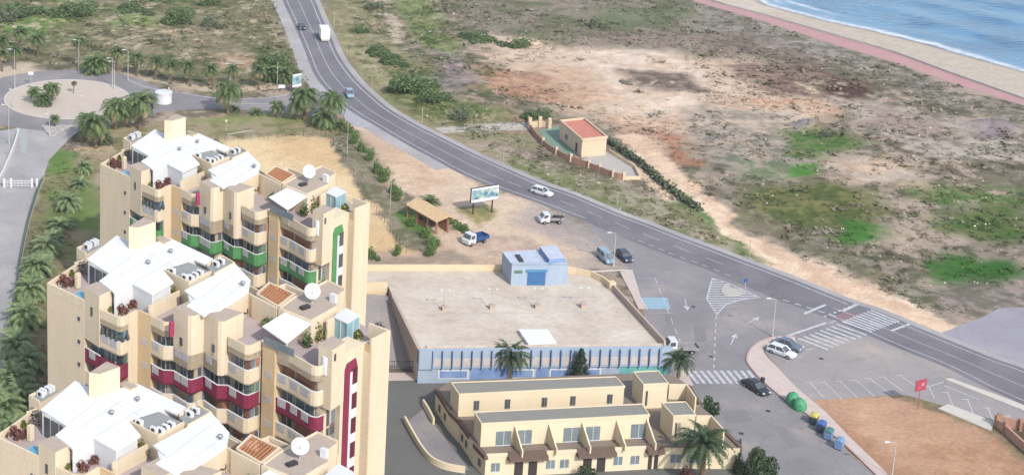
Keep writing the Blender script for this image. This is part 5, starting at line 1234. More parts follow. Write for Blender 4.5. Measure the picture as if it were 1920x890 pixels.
LP = [(1150, 500, 438, 'tall grey street lamp beside the light blue parked car'), (1448, 631, 561, 'tall street lamp on the pavement tip by the zebra crossing'), (1672, 896, 829, 'pale street lamp standing in the orange dirt lot'),
      (28, 165, 96, 'street lamp at the far left rim of the roundabout'), (148, 134, 78, 'street lamp beside the tall palm behind the roundabout'), (211, 163, 112, 'left one of two close street lamps east of the roundabout'), (214.5, 168, 118, 'right one of two close street lamps east of the roundabout'),
      (240, 150, 97, 'street lamp at the roundabout exit among the palm row'), (17, 270, 200, 'street lamp at the lower left beside the white boundary wall'), (93, 255, 216, 'short street lamp on the pebbled splitter island'), (159, 215, 182, 'slim lamp on the sandy island rim right of the palms'), (25, 202, 170, 'slim lamp on the left rim of the sandy island'), (431, 160, 122, 'street lamp rising behind the large lone palm')]
for x, y, t_, l in LP: lamp_post(x, y, t_, l, arm=1.0 if y - t_ > 45 else .6)
for x, y, t_, l in [(519, 188, 120, 'yellowish lamp pole beside the link road sign'), (652, 258, 233, 'yellowish pole at the corner of the sandy pitch'), (651, 292, 262, 'grey pole beside the shrub row near the pitch'), (731, 402, 345, 'tall pole between shrubs left of the pavilion'), (603, 14, -20, 'yellowish pole at the top of the road'), (626, 56, 26, 'pole with small sign right of the white truck'), (650, 106, 85, 'yellow marker pole right of the curving road'), (697, 166, 144, 'yellow marker pole beside the large dark bushes'), (791, 234, 206, 'yellow marker pole by the end of the side track'), (943, 310, 284, 'dark marker pole on the verge before the yard wall'), (1157, 385, 362, 'thin pole on the verge below the hedge'), (1404, 486, 450, 'thin pole on the green verge right of the junction'), (200, 0, -30, 'thin pole beyond the scrub at the top')][:-1]:
    p = G(x, y); k = FPX / (p.y * math.cos(TH) + CAMH * math.sin(TH)); h = (y - t_) / (k * .93); t = thing('marker_pole', l, 'pole', p); m = MB(); m.tube([(0, 0, 0), (0, 0, h)], .07, 5); m.build('pole', 'poleyellow', t); m = MB(); m.lathe([(0, .12), (.13, .08), (.13, 0), (0, -.02)], (0, 0, h), 6); m.build('cap', 'polegrey', t)
def sign(px, py, w_, h, hz, lab, face='whitepaint', rz=0, name='road_sign', post='polegrey'):
    p = G(px, py); t = thing(name, lab, 'sign', p, rz); m = MB(); m.tube([(0, .05, 0), (0, .05, hz + h * .5)], .05, 5); m.build('post', post, t); m = MB(); m.box((0, -.02, hz + h / 2), (w_, .05, h)); m.build('board', face, t); return t
sign(1396, 551, .55, .7, 2.1, 'blue road sign on the hatched traffic island', 'signblue')
t = sign(1721, 765, 2.1, 1.7, 2.8, 'red sign board on a post between dirt lot and car park', 'signred', .35, 'sign_board', 'signred')
m = MB(); m.box((.35, -.06, 3.75), (.55, .02, .5)); m.box((-.3, -.06, 3.4), (.5, .02, .12)); m.build('sign_emblem', mat('emblem', C(226, 150, 162), .7), t)
sign(58, 160, 1.3, .8, 2.6, 'black and white chevron sign on the roundabout rim'); sign(528, 172, 1.6, .8, .9, 'small white sign by the link road junction'); sign(424, 246, .4, .4, 2.2, 'thin post with small plate behind the tower')
# billboards
def billboard(pl, pr, ztop, zbot, lab, seed, posts):
    A, B = pl, pr; t = thing('billboard', lab, 'billboard', (A + B) / 2); B_ = t.location; d = (B - A).to_2d().normalized(); n_ = Vector((d.y, -d.x)); n_ = n_ if n_.y < 0 else -n_
    m = MB(); m.strip([A - d.to_3d() * .1, B + d.to_3d() * .1], .25, zbot - .1, ztop + .1); m.build('frame', 'darkmetal', t, B_)
    pm2 = bpy.data.materials.new('poster'); pm2.use_nodes = True; nt = pm2.node_tree; b = nt.nodes['Principled BSDF']; tc = nt.nodes.new('ShaderNodeTexCoord'); n = nt.nodes.new('ShaderNodeTexNoise'); n.inputs['Scale'].default_value = .8; n.inputs['Detail'].default_value = 4; nt.links.new(tc.outputs['Object'], n.inputs['Vector'])
    r = nt.nodes.new('ShaderNodeValToRGB'); e = r.color_ramp.elements; e[0].position = .36; e[0].color = (*C(84, 104, 116), 1); e[1].position = .62; e[1].color = (*C(216, 224, 226), 1); q = e.new(.46); q.color = (*C(120, 170, 200), 1); q = e.new(.53); q.color = (*C(170, 190, 160), 1); nt.links.new(n.outputs['Fac'], r.inputs[0]); nt.links.new(r.outputs[0], b.inputs['Base Color'])
    m = MB(); m.strip([A + n_.to_3d() * .16, B + n_.to_3d() * .16], .04, zbot, ztop); o = m.build('poster', 'whitepaint', t, B_)
    m = MB(); hh = ztop - zbot; m.strip([A.lerp(B, .02) + n_.to_3d() * .2, A.lerp(B, .98) + n_.to_3d() * .2], .03, zbot + hh * .22, ztop - hh * .14); m.build('picture', pm2, o, B_)
    for u in posts: q = A.lerp(B, u); m = MB(); m.tube([(q.x, q.y, 0), (q.x, q.y, zbot)], .14, 6); m.build('post', 'darkmetal', t, B_)
def at_h(px, py, z): return G(px, py, z)
bt = 5.4
billboard(G(884, 354, bt), G(935, 346, bt), bt, 2.6, 'wide billboard showing a picture of a house, beside the main road', 3, (.1, .8))
billboard(G(548, 140, 4.6), G(565, 137, 4.6), 4.6, 1.4, 'small white billboard at the link road junction', 4, (.1, .9))
# bins
def igloo(px, py, m_, lab, r=.85, h=1.5):
    p = G(px, py); t = thing('recycling_igloo', lab, 'recycling bin', p); m = MB(); m.lathe([(r * .92, 0), (r, .25 * h), (r * .95, .55 * h), (r * .7, .85 * h), (r * .3, h), (0, h * 1.02)], n=18); m.build('shell', m_, t, smooth=True)
    m = MB(); m.lathe([(0, .06), (.13, .04), (.13, 0), (0, 0)], (-.3, -r * .78, h * .62), 8, m=Matrix.Rotation(math.radians(70), 3, 'X')); m.build('slot', 'darkmetal', t); m = MB(); m.tube([(-.12, 0, h), (0, 0, h + .16), (.12, 0, h)], .03, 4); m.build('lifting_hook', 'darkmetal', t)
def bin_(px, py, lid, body, lab, rz=.85, w_=1.35, d_=1.0, h=1.25):
    p = G(px, py); t = thing('waste_container', lab, 'bin', p, rz); m = MB(); m.box((0, 0, .15 + h * .42), (w_ * .88, d_ * .88, h * .84), taper=1.12); m.build('body', body, t)
    m = MB(); n = 8; vs = []
    for s in (-1, 1):
        for k in range(n + 1): a = math.pi * k / n; vs.append((s * w_ * .52, -math.cos(a) * d_ * .53, h * .98 + math.sin(a) * .28))
    m.add(vs, [(k, k + 1, n + 2 + k, n + 1 + k) for k in range(n)] + [tuple(range(n + 1))[::-1], tuple(range(n + 1, 2 * n + 2)), (0, n + 1, 2 * n + 1, n)]); m.build('lid', lid, t, smooth=False)
    for x in (-.4, .4):
        for y in (-.3, .3): m = MB(); m.tube([(x * w_ - .04, y * d_, .09), (x * w_ + .04, y * d_, .09)], .09, 8); m.build('castor', 'tyre', t)
igloo(1486, 756, 'bingreen', 'large green recycling igloo, left of two at the kerb', .95, 1.75); igloo(1499, 767, 'bingreen', 'green recycling igloo next to the yellow lidded bin', .95, 1.7)
bin_(1525, 793, 'binyellow', 'binbody', 'yellow lidded recycling container at the kerb'); bin_(1539, 808, 'binblue', 'binbody', 'bright blue lidded container behind the yellow one'); bin_(1553, 822, 'binteal', 'binpale', 'teal lidded container between two blue ones'); bin_(1573, 840, 'binpale', 'binpale', 'pale blue container nearest the bottom of the row')
t = thing('litter_bin', 'dark litter bin on a post beside the black car', 'bin', G(1429, 722)); m = MB(); m.tube([(0, 0, 0), (0, 0, .7)], .07, 6); m.build('post', 'darkmetal', t); m = MB(); m.lathe([(0, .45), (.26, .45), (.32, 1.2), (.28, 1.25), (0, 1.3)], n=10); m.build('drum', 'darkwicker', t)
# ------------------------------------------------------------------ vehicles
def hull(stations, mi=0, n=None):
    """loft closed cross sections: list of (x, [(y,z)...])"""
    m = MB(); k = len(stations[0][1]); vs = [(x, y, z) for x, s in stations for y, z in s]; fs = []
    for i in range(len(stations) - 1):
        for j in range(k): q = (j + 1) % k; fs.append((i * k + j, (i + 1) * k + j, (i + 1) * k + q, i * k + q))
    fs.append(tuple(range(k))); fs.append(tuple((len(stations) - 1) * k + j for j in range(k))[::-1]); return m.add(vs, fs, mi)
def sect(w, zb, zm, zt, tw=.9): return [(-w * .92, zb), (-w, zm), (-w * tw, zt), (w * tw, zt), (w, zm), (w * .92, zb)]
def wheels(t, xs, w_, r):
    for x in xs:
        for s in (-1, 1):
            m = MB(); m.tube([(x, s * (w_ - .2), r), (x, s * (w_ + .01), r)], r, 12); o = m.build('wheel', 'tyre', t); m = MB(); m.tube([(x, s * (w_ + .005), r), (x, s * (w_ + .03), r)], r * .58, 8); m.build('rim', 'metal', o)
def car(a, b, paint, lab, L_=4.3, W_c=1.78, H_=1.48, style='hatch', cat='car', group=None):
    A, B = G(*a), G(*b); d = (B - A); rz = math.atan2(d.y, d.x); t = thing('parked_car' if 'parked' in lab else 'car', lab, cat, (A + B) / 2, rz, group); w_ = W_c / 2; l = L_ / 2; zb, bl = .22, H_ * .60
    m = hull([(-l, sect(w_ * .82, zb + .12, .5, bl * .82)), (-l + .15, sect(w_ * .95, zb, .55, bl * .98)), (-l * .55, sect(w_, zb, .55, bl)), (l * .2, sect(w_, zb, .55, bl)), (l * .55, sect(w_ * .99, zb, .52, bl * .93)), (l - .25, sect(w_ * .92, zb, .5, bl * .82)), (l, sect(w_ * .78, zb + .1, .45, bl * .62))])
    m.build('body', paint, t, smooth=False)
    r0 = -l + (.12 if style == 'hatch' else .75 if style == 'sedan' else .06); r1 = r0 + (.45 if style != 'van' else .12); f1 = l * .12 if style != 'van' else l * .38; f0 = l * .45 if style != 'van' else l * .62
    q = w_ * .9; u = w_ * .74; zt = H_ - .05
    g = MB(); g.add([(r0, -q, bl - .02), (f0, -q, bl - .02), (f0, q, bl - .02), (r0, q, bl - .02), (r1, -u, zt), (f1, -u, zt), (f1, u, zt), (r1, u, zt)], [(0, 1, 5, 4), (1, 2, 6, 5), (2, 3, 7, 6), (3, 0, 4, 7), (4, 5, 6, 7)]); g.build('windows', 'darkglass', t)
    rf = MB(); rf.add([(r1 - .05, -u - .02, zt), (f1 + .05, -u - .02, zt), (f1 + .05, u + .02, zt), (r1 - .05, u + .02, zt), (r1 + .1, -u * .9, H_), (f1 - .15, -u * .9, H_), (f1 - .15, u * .9, H_), (r1 + .1, u * .9, H_)], [(3, 2, 1, 0), (0, 1, 5, 4), (1, 2, 6, 5), (2, 3, 7, 6), (3, 0, 4, 7), (4, 5, 6, 7)])
    for s in (-1, 1):
        xm = (r1 + f1) / 2; rf.tube([(xm, s * (q + .0), bl), (xm, s * (u + .02), zt)], .05, 4); rf.tube([(f0, s * q, bl), (f1, s * u, zt)], .045, 4); rf.tube([(r0, s * q, bl), (r1, s * u, zt)], .06, 4)
    rf.build('roof', paint, t)
    wheels(t, (-l * .6, l * .62), w_, .31)
    for s in (-1, 1):
        m = MB(); m.box((l - .12, s * w_ * .62, bl * .70), (.2, .34, .16)); m.build('headlight', 'lamp', t); m = MB(); m.box((-l + .08, s * w_ * .68, bl * .82), (.12, .26, .2)); m.build('tail_light', 'taillight', t)
        m = MB(); m.box((f0 - .1, s * (w_ + .05), bl + .03), (.16, .16, .12)); m.build('mirror', paint, t)
    return t
car((562, 46), (569, 62), 'carnavy', 'small dark blue car driving down the left lane at the top', 4.2)
car((651, 171), (660, 190), 'carblue', 'pale blue car driving down the curve near the palms', 4.2, 1.75, 1.6)
car((1001, 360), (1031, 369), 'carwhite', 'white estate car driving past the yard wall on the main road', 4.3, 1.75, 1.55)
car((1124, 477), (1147, 499), 'carblue', 'parked light blue van-like car left of the dark one', 4.3, 1.78, 1.75, 'van')
car((1160, 475), (1182, 496), 'carnavy', 'parked dark blue car right of the light blue one', 4.1, 1.76, 1.45)
car((1440, 655), (1490, 673), 'carwhite', 'parked white hatchback on the car park side of the pavement', 4.2)
car((1455, 645), (1500, 659), 'carslate', 'parked slate blue car half hidden behind the white hatchback', 4.3, 1.78, 1.5, 'sedan')
car((1398, 719), (1436, 743), 'carblack', 'black saloon car crossing by the zebra stripes', 4.5, 1.8, 1.45, 'sedan')
def truck(a, b, lab, cabm, bedm, L_, W_c, bed, Hc=2.2, bh=.4, stake=False):
    A, B = G(*a), G(*b); d = B - A; t = thing('flatbed_truck' if bed != 'box' else 'box_truck', lab, 'truck', (A + B) / 2, math.atan2(d.y, d.x)); l = L_ / 2; w_ = W_c / 2; cl = 1.75
    m = hull([(l - cl, sect(w_ * .97, .5, 1.1, Hc, .92)), (l - cl * .4, sect(w_ * .97, .45, 1.1, Hc, .9)), (l - cl * .18, sect(w_ * .96, .45, 1.1, Hc * .62, .97)), (l, sect(w_ * .9, .45, .8, Hc * .5, .95))]); m.build('cab', cabm, t)
    g = MB(); x0, x1 = l - cl * .38, l - cl * .17
    g.add([(x0 + .05, -w_ * .82, Hc * .95), (x1 + .05, -w_ * .88, Hc * .64), (x1 + .05, w_ * .88, Hc * .64), (x0 + .05, w_ * .82, Hc * .95)], [(0, 1, 2, 3)])
    for s in (-1, 1): g.add([(l - cl * .85, s * (w_ * .95), Hc * .62), (l - cl * .28, s * (w_ * .97), Hc * .62), (l - cl * .42, s * w_ * .91, Hc * .92), (l - cl * .85, s * w_ * .91, Hc * .92)], [(0, 1, 2, 3) if s < 0 else (3, 2, 1, 0)])
    g.build('windows', 'darkglass', t)
    m = MB(); m.box((-.3, 0, .62), (L_ - 1.2, .8, .2)); m.build('chassis', 'darkmetal', t)
    bl_ = L_ - cl - .12; bx = -l + bl_ / 2
    if bed == 'box': m = MB(); m.box((bx, 0, .8 + 1.3), (bl_, W_c, 2.6)); m.build('cargo_box', 'whiteroof', t); m = MB(); m.box((-l - .03, 0, .55), (.1, W_c * .9, .5)); m.build('rear_bumper', 'kerbwhite', t)
    else:
        m = MB(); m.box((bx, 0, .82), (bl_, W_c, .12)); m.build('bed', bedm, t); m = MB()
        for s in (-1, 1): m.box((bx, s * (w_ - .04), .88 + bh / 2), (bl_, .06, bh))
        m.box((-l + .04, 0, .88 + bh / 2), (.06, W_c, bh)); m.build('side_boards', bedm, t); m = MB(); m.box((l - cl - .08, 0, 1.35), (.06, W_c, 1.0)); m.build('headboard', bedm, t)
        if stake:
            m = MB(); R = random.Random(4)
            for k in range(7): m.box((bx + R.uniform(-.4, .4) * bl_, R.uniform(-.5, .5), 1.0 + R.uniform(0, .25)), (R.uniform(.5, 1.1), R.uniform(.2, .5), R.uniform(.2, .4)), R.uniform(0, 3))
            m.build('load', 'darkwicker', t)
    wheels(t, (-l * .55, l - cl * .45), w_ - .05, .36)
    for s in (-1, 1): m = MB(); m.box((l - .02, s * w_ * .65, .75), (.08, .3, .18)); m.build('headlight', 'lamp', t); m = MB(); m.box((-l, s * w_ * .7, .7), (.06, .25, .15)); m.build('tail_light', 'taillight', t)
truck((617, 95), (598, 51), 'white box truck driving away in the right lane at the top', 'carwhite', 'whiteroof', 6.6, 2.4, 'box', 2.4)
truck((914, 449), (868, 462), 'truck with white cab and blue flatbed in front of the pavilion', 'carwhite', 'truckblue', 5.0, 2.0, 'flat', 2.2, .55)
truck((1054, 417), (1013, 418), 'small white pickup truck with grey open bed near the billboard', 'carwhite', 'truckbed', 4.6, 1.85, 'flat', 2.0, .4, True)
truck((1304, 660), (1248, 659), 'white flatbed truck parked at the right corner of the blue store', 'carwhite', 'truckbed', 5.2, 2.0, 'flat', 2.2, .3)
# ------------------------------------------------------------------ palms
def palm_crown(seed, nf, L_, droop, wid, dead, leafy=False):
    R = np.random.default_rng(seed); m = MB(); at = []
    for f in range(nf):
        az = f * 2.39996 + R.uniform(-.2, .2); u = (f + .5) / nf; el = math.radians(84 - (92 if leafy else 105) * u + R.uniform(-8, 8)); l = L_ * R.uniform(.8, 1.08) * (1 if u > .12 else .75); v0 = R.uniform(.15, .75)
        if dead and u > .82: v0 = R.uniform(.9, 1.0)
        ns = 8; p = np.zeros(3); pts = [p]; e = el
        for k in range(ns): p = p + np.array([math.cos(az) * math.cos(e), math.sin(az) * math.cos(e), math.sin(e)]) * l / ns; pts.append(p); e -= droop / ns * (1 + k * .25)
        side = np.array([-math.sin(az), math.cos(az), 0])
        for k in range(1, ns + 1):
            a, b = pts[k - 1], pts[k]; d = (b - a) / np.linalg.norm(b - a); wl__ = wid * math.sin(math.pi * min(1, (k + .6) / (ns + 1.2))) ** .7
            for s in (-1, 1):
                for h in (0, .5):
                    q = a + (b - a) * h; tip = q + side * s * wl__ * R.uniform(.8, 1.1) + d * wl__ * .75 + np.array([0, 0, -wl__ * R.uniform(.15, .5)]); q2 = a + (b - a) * (h + .52)
                    m.add([q, q2, tip], [(0, 1, 2)]); at.append(min(1, max(0, v0 + R.normal(0, .08))))
    return m, at
def palm_proto(seed, h, nf, L_, droop, wid, leaf='palmleaf', dead=True, tr=.22, lean=.3):
    R = np.random.default_rng(seed); t = thing('palm_tree', 'x', 'palm')
    m = MB(); pts = [(lean * (k / 6) ** 2 * h / 6, 0, h * k / 6) for k in range(7)]; m.tube(pts, [tr * 1.35, tr, tr * .95, tr * .9, tr * .9, tr * 1.0, tr * 1.3], 8); m.build('trunk', 'trunk', t)
    m, at = palm_crown(seed, nf, L_, droop, wid, dead, leaf == 'palmcgi'); o = m.build('crown', leaf, t, attr=at); o.location = pts[-1]; return t
PT = [palm_proto(1, 3.2, 40, 2.9, 1.2, .7, tr=.24), palm_proto(2, 4.0, 52, 3.6, 1.35, .75, tr=.28), palm_proto(3, 1.7, 44, 3.2, 1.05, .7, dead=False, tr=.28), palm_proto(4, 6.4, 44, 2.4, 1.5, .6), palm_proto(5, 4.2, 50, 3.7, 1.05, .55, 'palmcgi', False, .3, .1), palm_proto(6, .5, 36, 2.8, .95, .6, dead=False), palm_proto(7, 1.6, 42, 3.2, 1.0, .7, 'stripleaf', False, .28), palm_proto(8, .4, 36, 2.9, .9, .65, 'stripleaf', False), palm_proto(9, 4.6, 36, 2.7, 1.25, .65, tr=.22)]
used = set(); PR = random.Random(3)
def palm(px, py, k, sc, lab, group=None):
    p = G(px, py); root = PT[k]
    if k not in used:
        used.add(k); t = root; t.location = p; t.scale = (sc,) * 3; t.rotation_euler.z = PR.uniform(0, 6.28); t['label'] = lab
        if group: t['group'] = group
    else: t = dup(root, p, PR.uniform(0, 6.28), sc, lab, group)
    t.rotation_euler.x = PR.uniform(-.07, .07); t.rotation_euler.y = PR.uniform(-.05, .05)
    if not group and 'group' in t: del t['group']
    return t
palm(427, 214, 1, 1.35, 'large lone palm in front of the link road', None)
palm(571, 226, 1, 1.4, 'left large palm of the pair beside the main road'); palm(557, 226, 0, 1.15, 'shorter palm tucked left of the large roadside pair'); palm(620, 232, 1, 1.3, 'right large palm of the pair beside the main road'); palm(606, 238, 2, 1.3, 'low dark palm beneath the right roadside palm'); palm(636, 240, 5, 1.0, 'low bushy palm right of the roadside pair')
palm(521, 222, 0, .9, 'thin dry palm left of the roadside pair'); palm(481, 215, 5, .8, 'stemless small palm between the lone palm and the dry palm'); palm(440, 210, 5, .8, 'small palm sprouting at the foot of the lone palm')
palm(180, 280, 1, 1.4, 'palm nearest the farthest tower in the roadside clump'); palm(168, 262, 0, 1.35, 'left palm of the clump south of the roundabout'); palm(216, 245, 1, 1.35, 'middle palm of the clump south of the roundabout'); palm(262, 242, 1, 1.5, 'right large palm of the clump south of the roundabout'); palm(240, 240, 0, 1.4, 'palm squeezed between two larger ones south of the roundabout'); palm(196, 272, 2, .9, 'low palm behind the clump trunks')
palm(66, 195, 0, .9, 'left palm of the cluster on the sandy roundabout island'); palm(84, 199, 2, 1.0, 'bushy low palm of the cluster on the roundabout island'); palm(97, 190, 0, 1.0, 'right palm of the cluster on the roundabout island'); palm(89, 192, 3, .62, 'tall palm of the cluster on the roundabout island'); palm(138, 176, 3, .42, 'thin young palm alone on the roundabout island'); palm(102, 238, 0, .62, 'small palm on the pebbled splitter island')
palm(148, 128, 3, 1.1, 'tallest slender palm behind the roundabout')
for x, y, k, s in [(6, 118, 8, 1.0), (28, 130, 8, .8), (4, 134, 8, .75), (38, 96, 8, .85), (71, 108, 8, .85), (172, 138, 2, 1.0), (186, 136, 2, 1.1), (219, 132, 8, .8), (256, 143, 8, .8), (290, 150, 8, .85), (320, 158, 8, .8), (357, 162, 8, .85), (398, 168, 8, .85), (438, 160, 8, .7), (485, 168, 8, .8), (505, 152, 2, .9), (530, 156, 2, 1.0)]:
    palm(x, y, k, s * 1.3, 'one of the palms lined up behind the roundabout and link road', 'palms lined up behind the roundabout')
for x, y, k, s in [(158, 325, 2, .8), (150, 350, 5, 1.0), (128, 395, 2, 1.1), (112, 430, 5, 1.2), (88, 478, 2, 1.1), (70, 520, 2, 1.25), (58, 562, 2, 1.25), (74, 500, 5, 1.2), (45, 610, 2, 1.25), (34, 672, 2, 1.3), (52, 700, 2, 1.2), (22, 735, 2, 1.3), (40, 765, 2, 1.25), (12, 790, 2, 1.3), (26, 830, 2, 1.2), (30, 640, 5, 1.2), (100, 452, 5, 1.0)]:
    palm(x, y, 6 if k == 2 else 7, s * .98, 'one of the low palms crowding the strip left of the towers', 'low palms in the strip left of the towers')
palm(806, 384, 5, 1.0, 'low dry palm behind the pavilion roof')
palm(957, 716, 4, 1.0, 'dark green palm rising behind the rear terraced row, before the blue store'); palm(1270, 719, 4, .85, 'dark green palm at the end of the zebra crossing'); palm(1316, 900, 4, 1.25, 'large dark green palm before the front terraced houses')
for k in range(len(PT)):
    if k not in used: bpy.data.objects.remove(PT[k])
# ------------------------------------------------------------------ bushes and trees
BM = {}
def clump_mesh(key, n, r, seed, leaf, leafm):
    if key not in BM:
        m, at = clump(n, r, seed, leaf); o = m.build('foliage', leafm, None, attr=at); BM[key] = o.data; bpy.data.objects.remove(o)
    return BM[key]
BR = random.Random(9)
def bush(px, py, wpx, hm, kind, lab, group=None, name='bush', asp=1.0, seed=None):
    p = G(px, py); k = FPX / (p.y * math.cos(TH) + CAMH * math.sin(TH)); w_ = wpx / k / 2; s_ = seed or BR.randint(0, 2)
    key = (kind, s_, wpx > 50); me = clump_mesh(key, 3000 if wpx > 50 else 1000, (1, 1, 1), 20 + s_, .058 if wpx > 50 else .085, kind)
    t = thing(name, lab, 'bush', p, BR.uniform(0, 6.28), group); o = bpy.data.objects.new('foliage', me); COL.objects.link(o); o.parent = t; o.scale = (w_ * .84, w_ * asp * .84, hm * .9); 
    m = MB()
    for j in range(4): a = j * 1.6; m.tube([(0, 0, 0), (math.cos(a) * w_ * .4, math.sin(a) * w_ * asp * .4, hm * .6)], [.07, .03], 4)
    m.build('stems', 'trunk', t); t.rotation_euler.z = 0
    return t
BL = [(35, 30, 90, 3.0, 'large dark thicket in the top left corner'), (12, 40, 45, 2.4, 'dark bush at the left edge below the thicket'), (138, 28, 78, 2.8, 'wide dark bush at the top, left of the two paired bushes'), (105, 30, 36, 2.0, 'small bush leaning on the wide dark top bush'), (250, 22, 76, 1.8, 'flat olive bush at the top between two darker bushes'), (330, 42, 60, 3.0, 'rounded dark bush left of the smaller one in the scrub'), (395, 50, 42, 2.2, 'small rounded bush in the scrub right of the darker one'), (392, 8, 46, 2.0, 'bush cut by the top edge left of the road'), (505, 122, 66, 2.2, 'bright green bush before the dirt shoulder'), (540, 135, 36, 2.0, 'bush beside the small white billboard'),
      (676, 62, 36, 1.6, 'small bush right of the white truck'), (713, 104, 62, 2.0, 'green bush on the right verge before the large dark mass'), (735, 120, 54, 1.8, 'second green bush joining the right verge bush'), (775, 172, 92, 3.6, 'largest dark bush mass right of the curving road'), (815, 190, 60, 2.6, 'grey green right half of the large bush mass'), (745, 168, 50, 1.6, 'light green left skirt of the large bush mass'), (860, 222, 38, 2.0, 'rounded dark bush by the end of the side track'), (905, 78, 82, 1.8, 'bright green thicket among the pale rocks'), (878, 72, 46, 1.5, 'left end of the bright green thicket'), (1117, 52, 32, 2.2, 'lone dark bush on the bare flats at the top'), (972, 88, 44, 1.8, 'grey green bush on the pale rock pile'), (1552, 255, 36, 1.2, 'dark bush next to the grey rubble heap'), (1000, 218, 60, 1.2, 'low green bush behind the gate wall'), (700, 15, 40, 1.3, 'olive bush beside the pale track at the top'), (1170, 158, 26, .9, 'grey shrub on the left of the dark scrub ring')]
for x, y, w_, h, l in BL: bush(x, y, w_, h, 'greyleaf' if 'grey shrub' in l else ('scrubleaf' if BR.random() < .45 and 'green' not in l else 'bushleaf'), l, asp=.8)
SH = [(663, 269, 18), (678, 284, 17), (692.6, 301, 17), (708.6, 325, 24), (719, 340, 21), (739, 364, 24), (743.6, 377, 16), (655, 250, 16)]
for x, y, w_ in SH: bush(x, y, w_, 1.5 + w_ * .03, 'hedgeleaf', 'one of the round green shrubs in a row beside the sandy pitch', 'shrub row beside the pitch', 'shrub')
for x, y, w_, l in [(770, 425, 16, 'light green shrub on the lawn left of the pavilion'), (795, 446, 20, 'round green shrub at the left foot of the pavilion'), (812, 462, 24, 'bright round shrub in front of the pavilion, rear of two'), (805, 477, 24, 'bright round shrub in front of the pavilion, front of two'), (698, 484, 24, 'green bush at the corner of the store wall'), (743.6, 478, 16, 'small round shrub behind the rear store parapet')]: bush(x, y, w_, 1.6, 'hedgeleaf', l, name='shrub')
for x, y, w_ in ((846, 421, 26), (862, 430, 30), (873, 436, 22)): bush(x, y, w_, 1.2, 'hedgeleaf', 'one of the dense green bushes forming the hedge right of the pavilion', 'pavilion hedge bushes', 'shrub')
bush(1425, 896, 66, 3.6, 'palmcgi', 'large dark round tree at the bottom edge right of the terraced houses', name='tree'); bush(1388, 888, 30, 2.2, 'palmcgi', 'small dark bush beside the large round tree at the bottom')
bush(1100, 896, 36, 1.6, 'palmcgi', 'dark shrub before the middle entrance of the front terraced row'); bush(1290, 896, 30, 1.2, 'redleaf', 'reddish shrub at the foot of the large palm'); bush(1380, 862, 14, 2.2, 'coniferleaf', 'narrow dark cypress bush at the right end of the front row', asp=1)
t = bush(1331, 779, 36, 2.6, 'palmcgi', 'round clipped tree right of the terraced houses', name='tree'); 
# hedge beside the yard
hg = thing('hedge', 'long dark green hedge beside the paved yard of the small house', 'hedge', G(1190, 310)); m = MB(); at = []; R = np.random.default_rng(4); P = resample([p.to_2d() for p in GP([(1142, 268), (1165, 284), (1200, 308), (1240, 345), (1290, 382), (1310, 396)])], 60)
for k in range(2600):
    q = P[R.integers(60)]; v = np.array([q.x + R.normal(0, .34), q.y + R.normal(0, .34), abs(R.normal(.55, .35))]); a = R.normal(0, 1, 3); a /= np.linalg.norm(a); b2 = np.cross(a, R.normal(0, 1, 3)); b2 /= np.linalg.norm(b2); s = .2
    m.quad(v - a * s - b2 * s, v + a * s - b2 * s, v + a * s + b2 * s, v - a * s + b2 * s); at.append(float(np.clip(R.normal(.4, .2), 0, 1)))
m.build('foliage', 'scrubleaf', hg, hg.location, attr=at)
# conifer before the store
cf = thing('conifer_tree', 'dark conifer tree standing before the blue store front', 'tree', G(1086, 724)); m = MB(); m.tube([(0, 0, 0), (0, 0, 5.6)], [.2, .04], 7); m.build('trunk', 'trunk', cf); cf.scale = (.9, .9, 1.05); m = MB(); at = []; R = np.random.default_rng(8)
for k in range(2300):
    z = .5 + 5.3 * R.random() ** 1.25; lay = .78 + .22 * math.sin(z * 7.5); r_ = 2.9 * (1 - (z - .3) / 5.7) ** .85 * lay * math.sqrt(R.uniform(.25, 1)); a = R.uniform(0, 6.283); r_ *= .85 + .2 * math.sin(a * 5 + z * 2)
    c = np.array([math.cos(a) * r_, math.sin(a) * r_, z - r_ * .18]); d = np.array([math.cos(a), math.sin(a), -.25 + R.normal(0, .2)]); s = np.array([-math.sin(a), math.cos(a), R.normal(0, .3)]); L_ = .26
    m.add([c - s * .11, c + s * .11, c + d * L_ + s * .03, c + d * L_ - s * .03], [(0, 1, 2, 3)]); at.append(float(np.clip(R.normal(.4, .2), 0, 1)))
m.build('crown', 'coniferleaf', cf, attr=at)
# low scrub over the waste ground: nobody could count it
R = np.random.default_rng(21); NT = 46000; px = R.uniform(-20, 1940, NT * 2); py = R.uniform(-20, 760, NT * 2) 
tx = R.uniform(-45, 285, NT); ty = R.uniform(205, 450, NT); ok = np.ones(NT, bool)
noz = [GP([(-60, 110), (110, 122), (260, 140), (400, 175), (520, 175), (585, 155), (560, 120), (500, -60), (630, -60), (690, 160), (900, 290), (1200, 410), (1520, 530), (1720, 615), (1860, 580), (2100, 560), (2100, 1000), (600, 1000), (690, 480), (660, 240), (430, 260), (300, 280), (160, 250), (90, 300), (30, 520), (0, 700), (-60, 900)]),
       GP([(405, 262), (607, 253), (700, 370), (762, 474), (640, 480), (400, 480), (180, 320), (90, 620), (90, 900), (700, 900), (700, 480)]), GP([(991, 225), (1090, 215), (1145, 250), (1200, 340), (1169, 340), (1043, 292)])]
for P in noz: ok &= sdist(tx, ty, P) < -.6
ok &= (sdist(tx, ty, beach) < -1) & (sdist(tx, ty, seapoly) < -12)
trk = GP(TRK); ok &= (sdist(tx, ty, trk) < -.5) | (R.random(NT) < .012)
sand = GP([(1040, 95), (1250, 95), (1330, 140), (1300, 200), (1180, 215), (1080, 200), (960, 150)]); dn_ = sdist(tx, ty, sand); ok &= (dn_ < 0) | (R.random(NT) < .18)
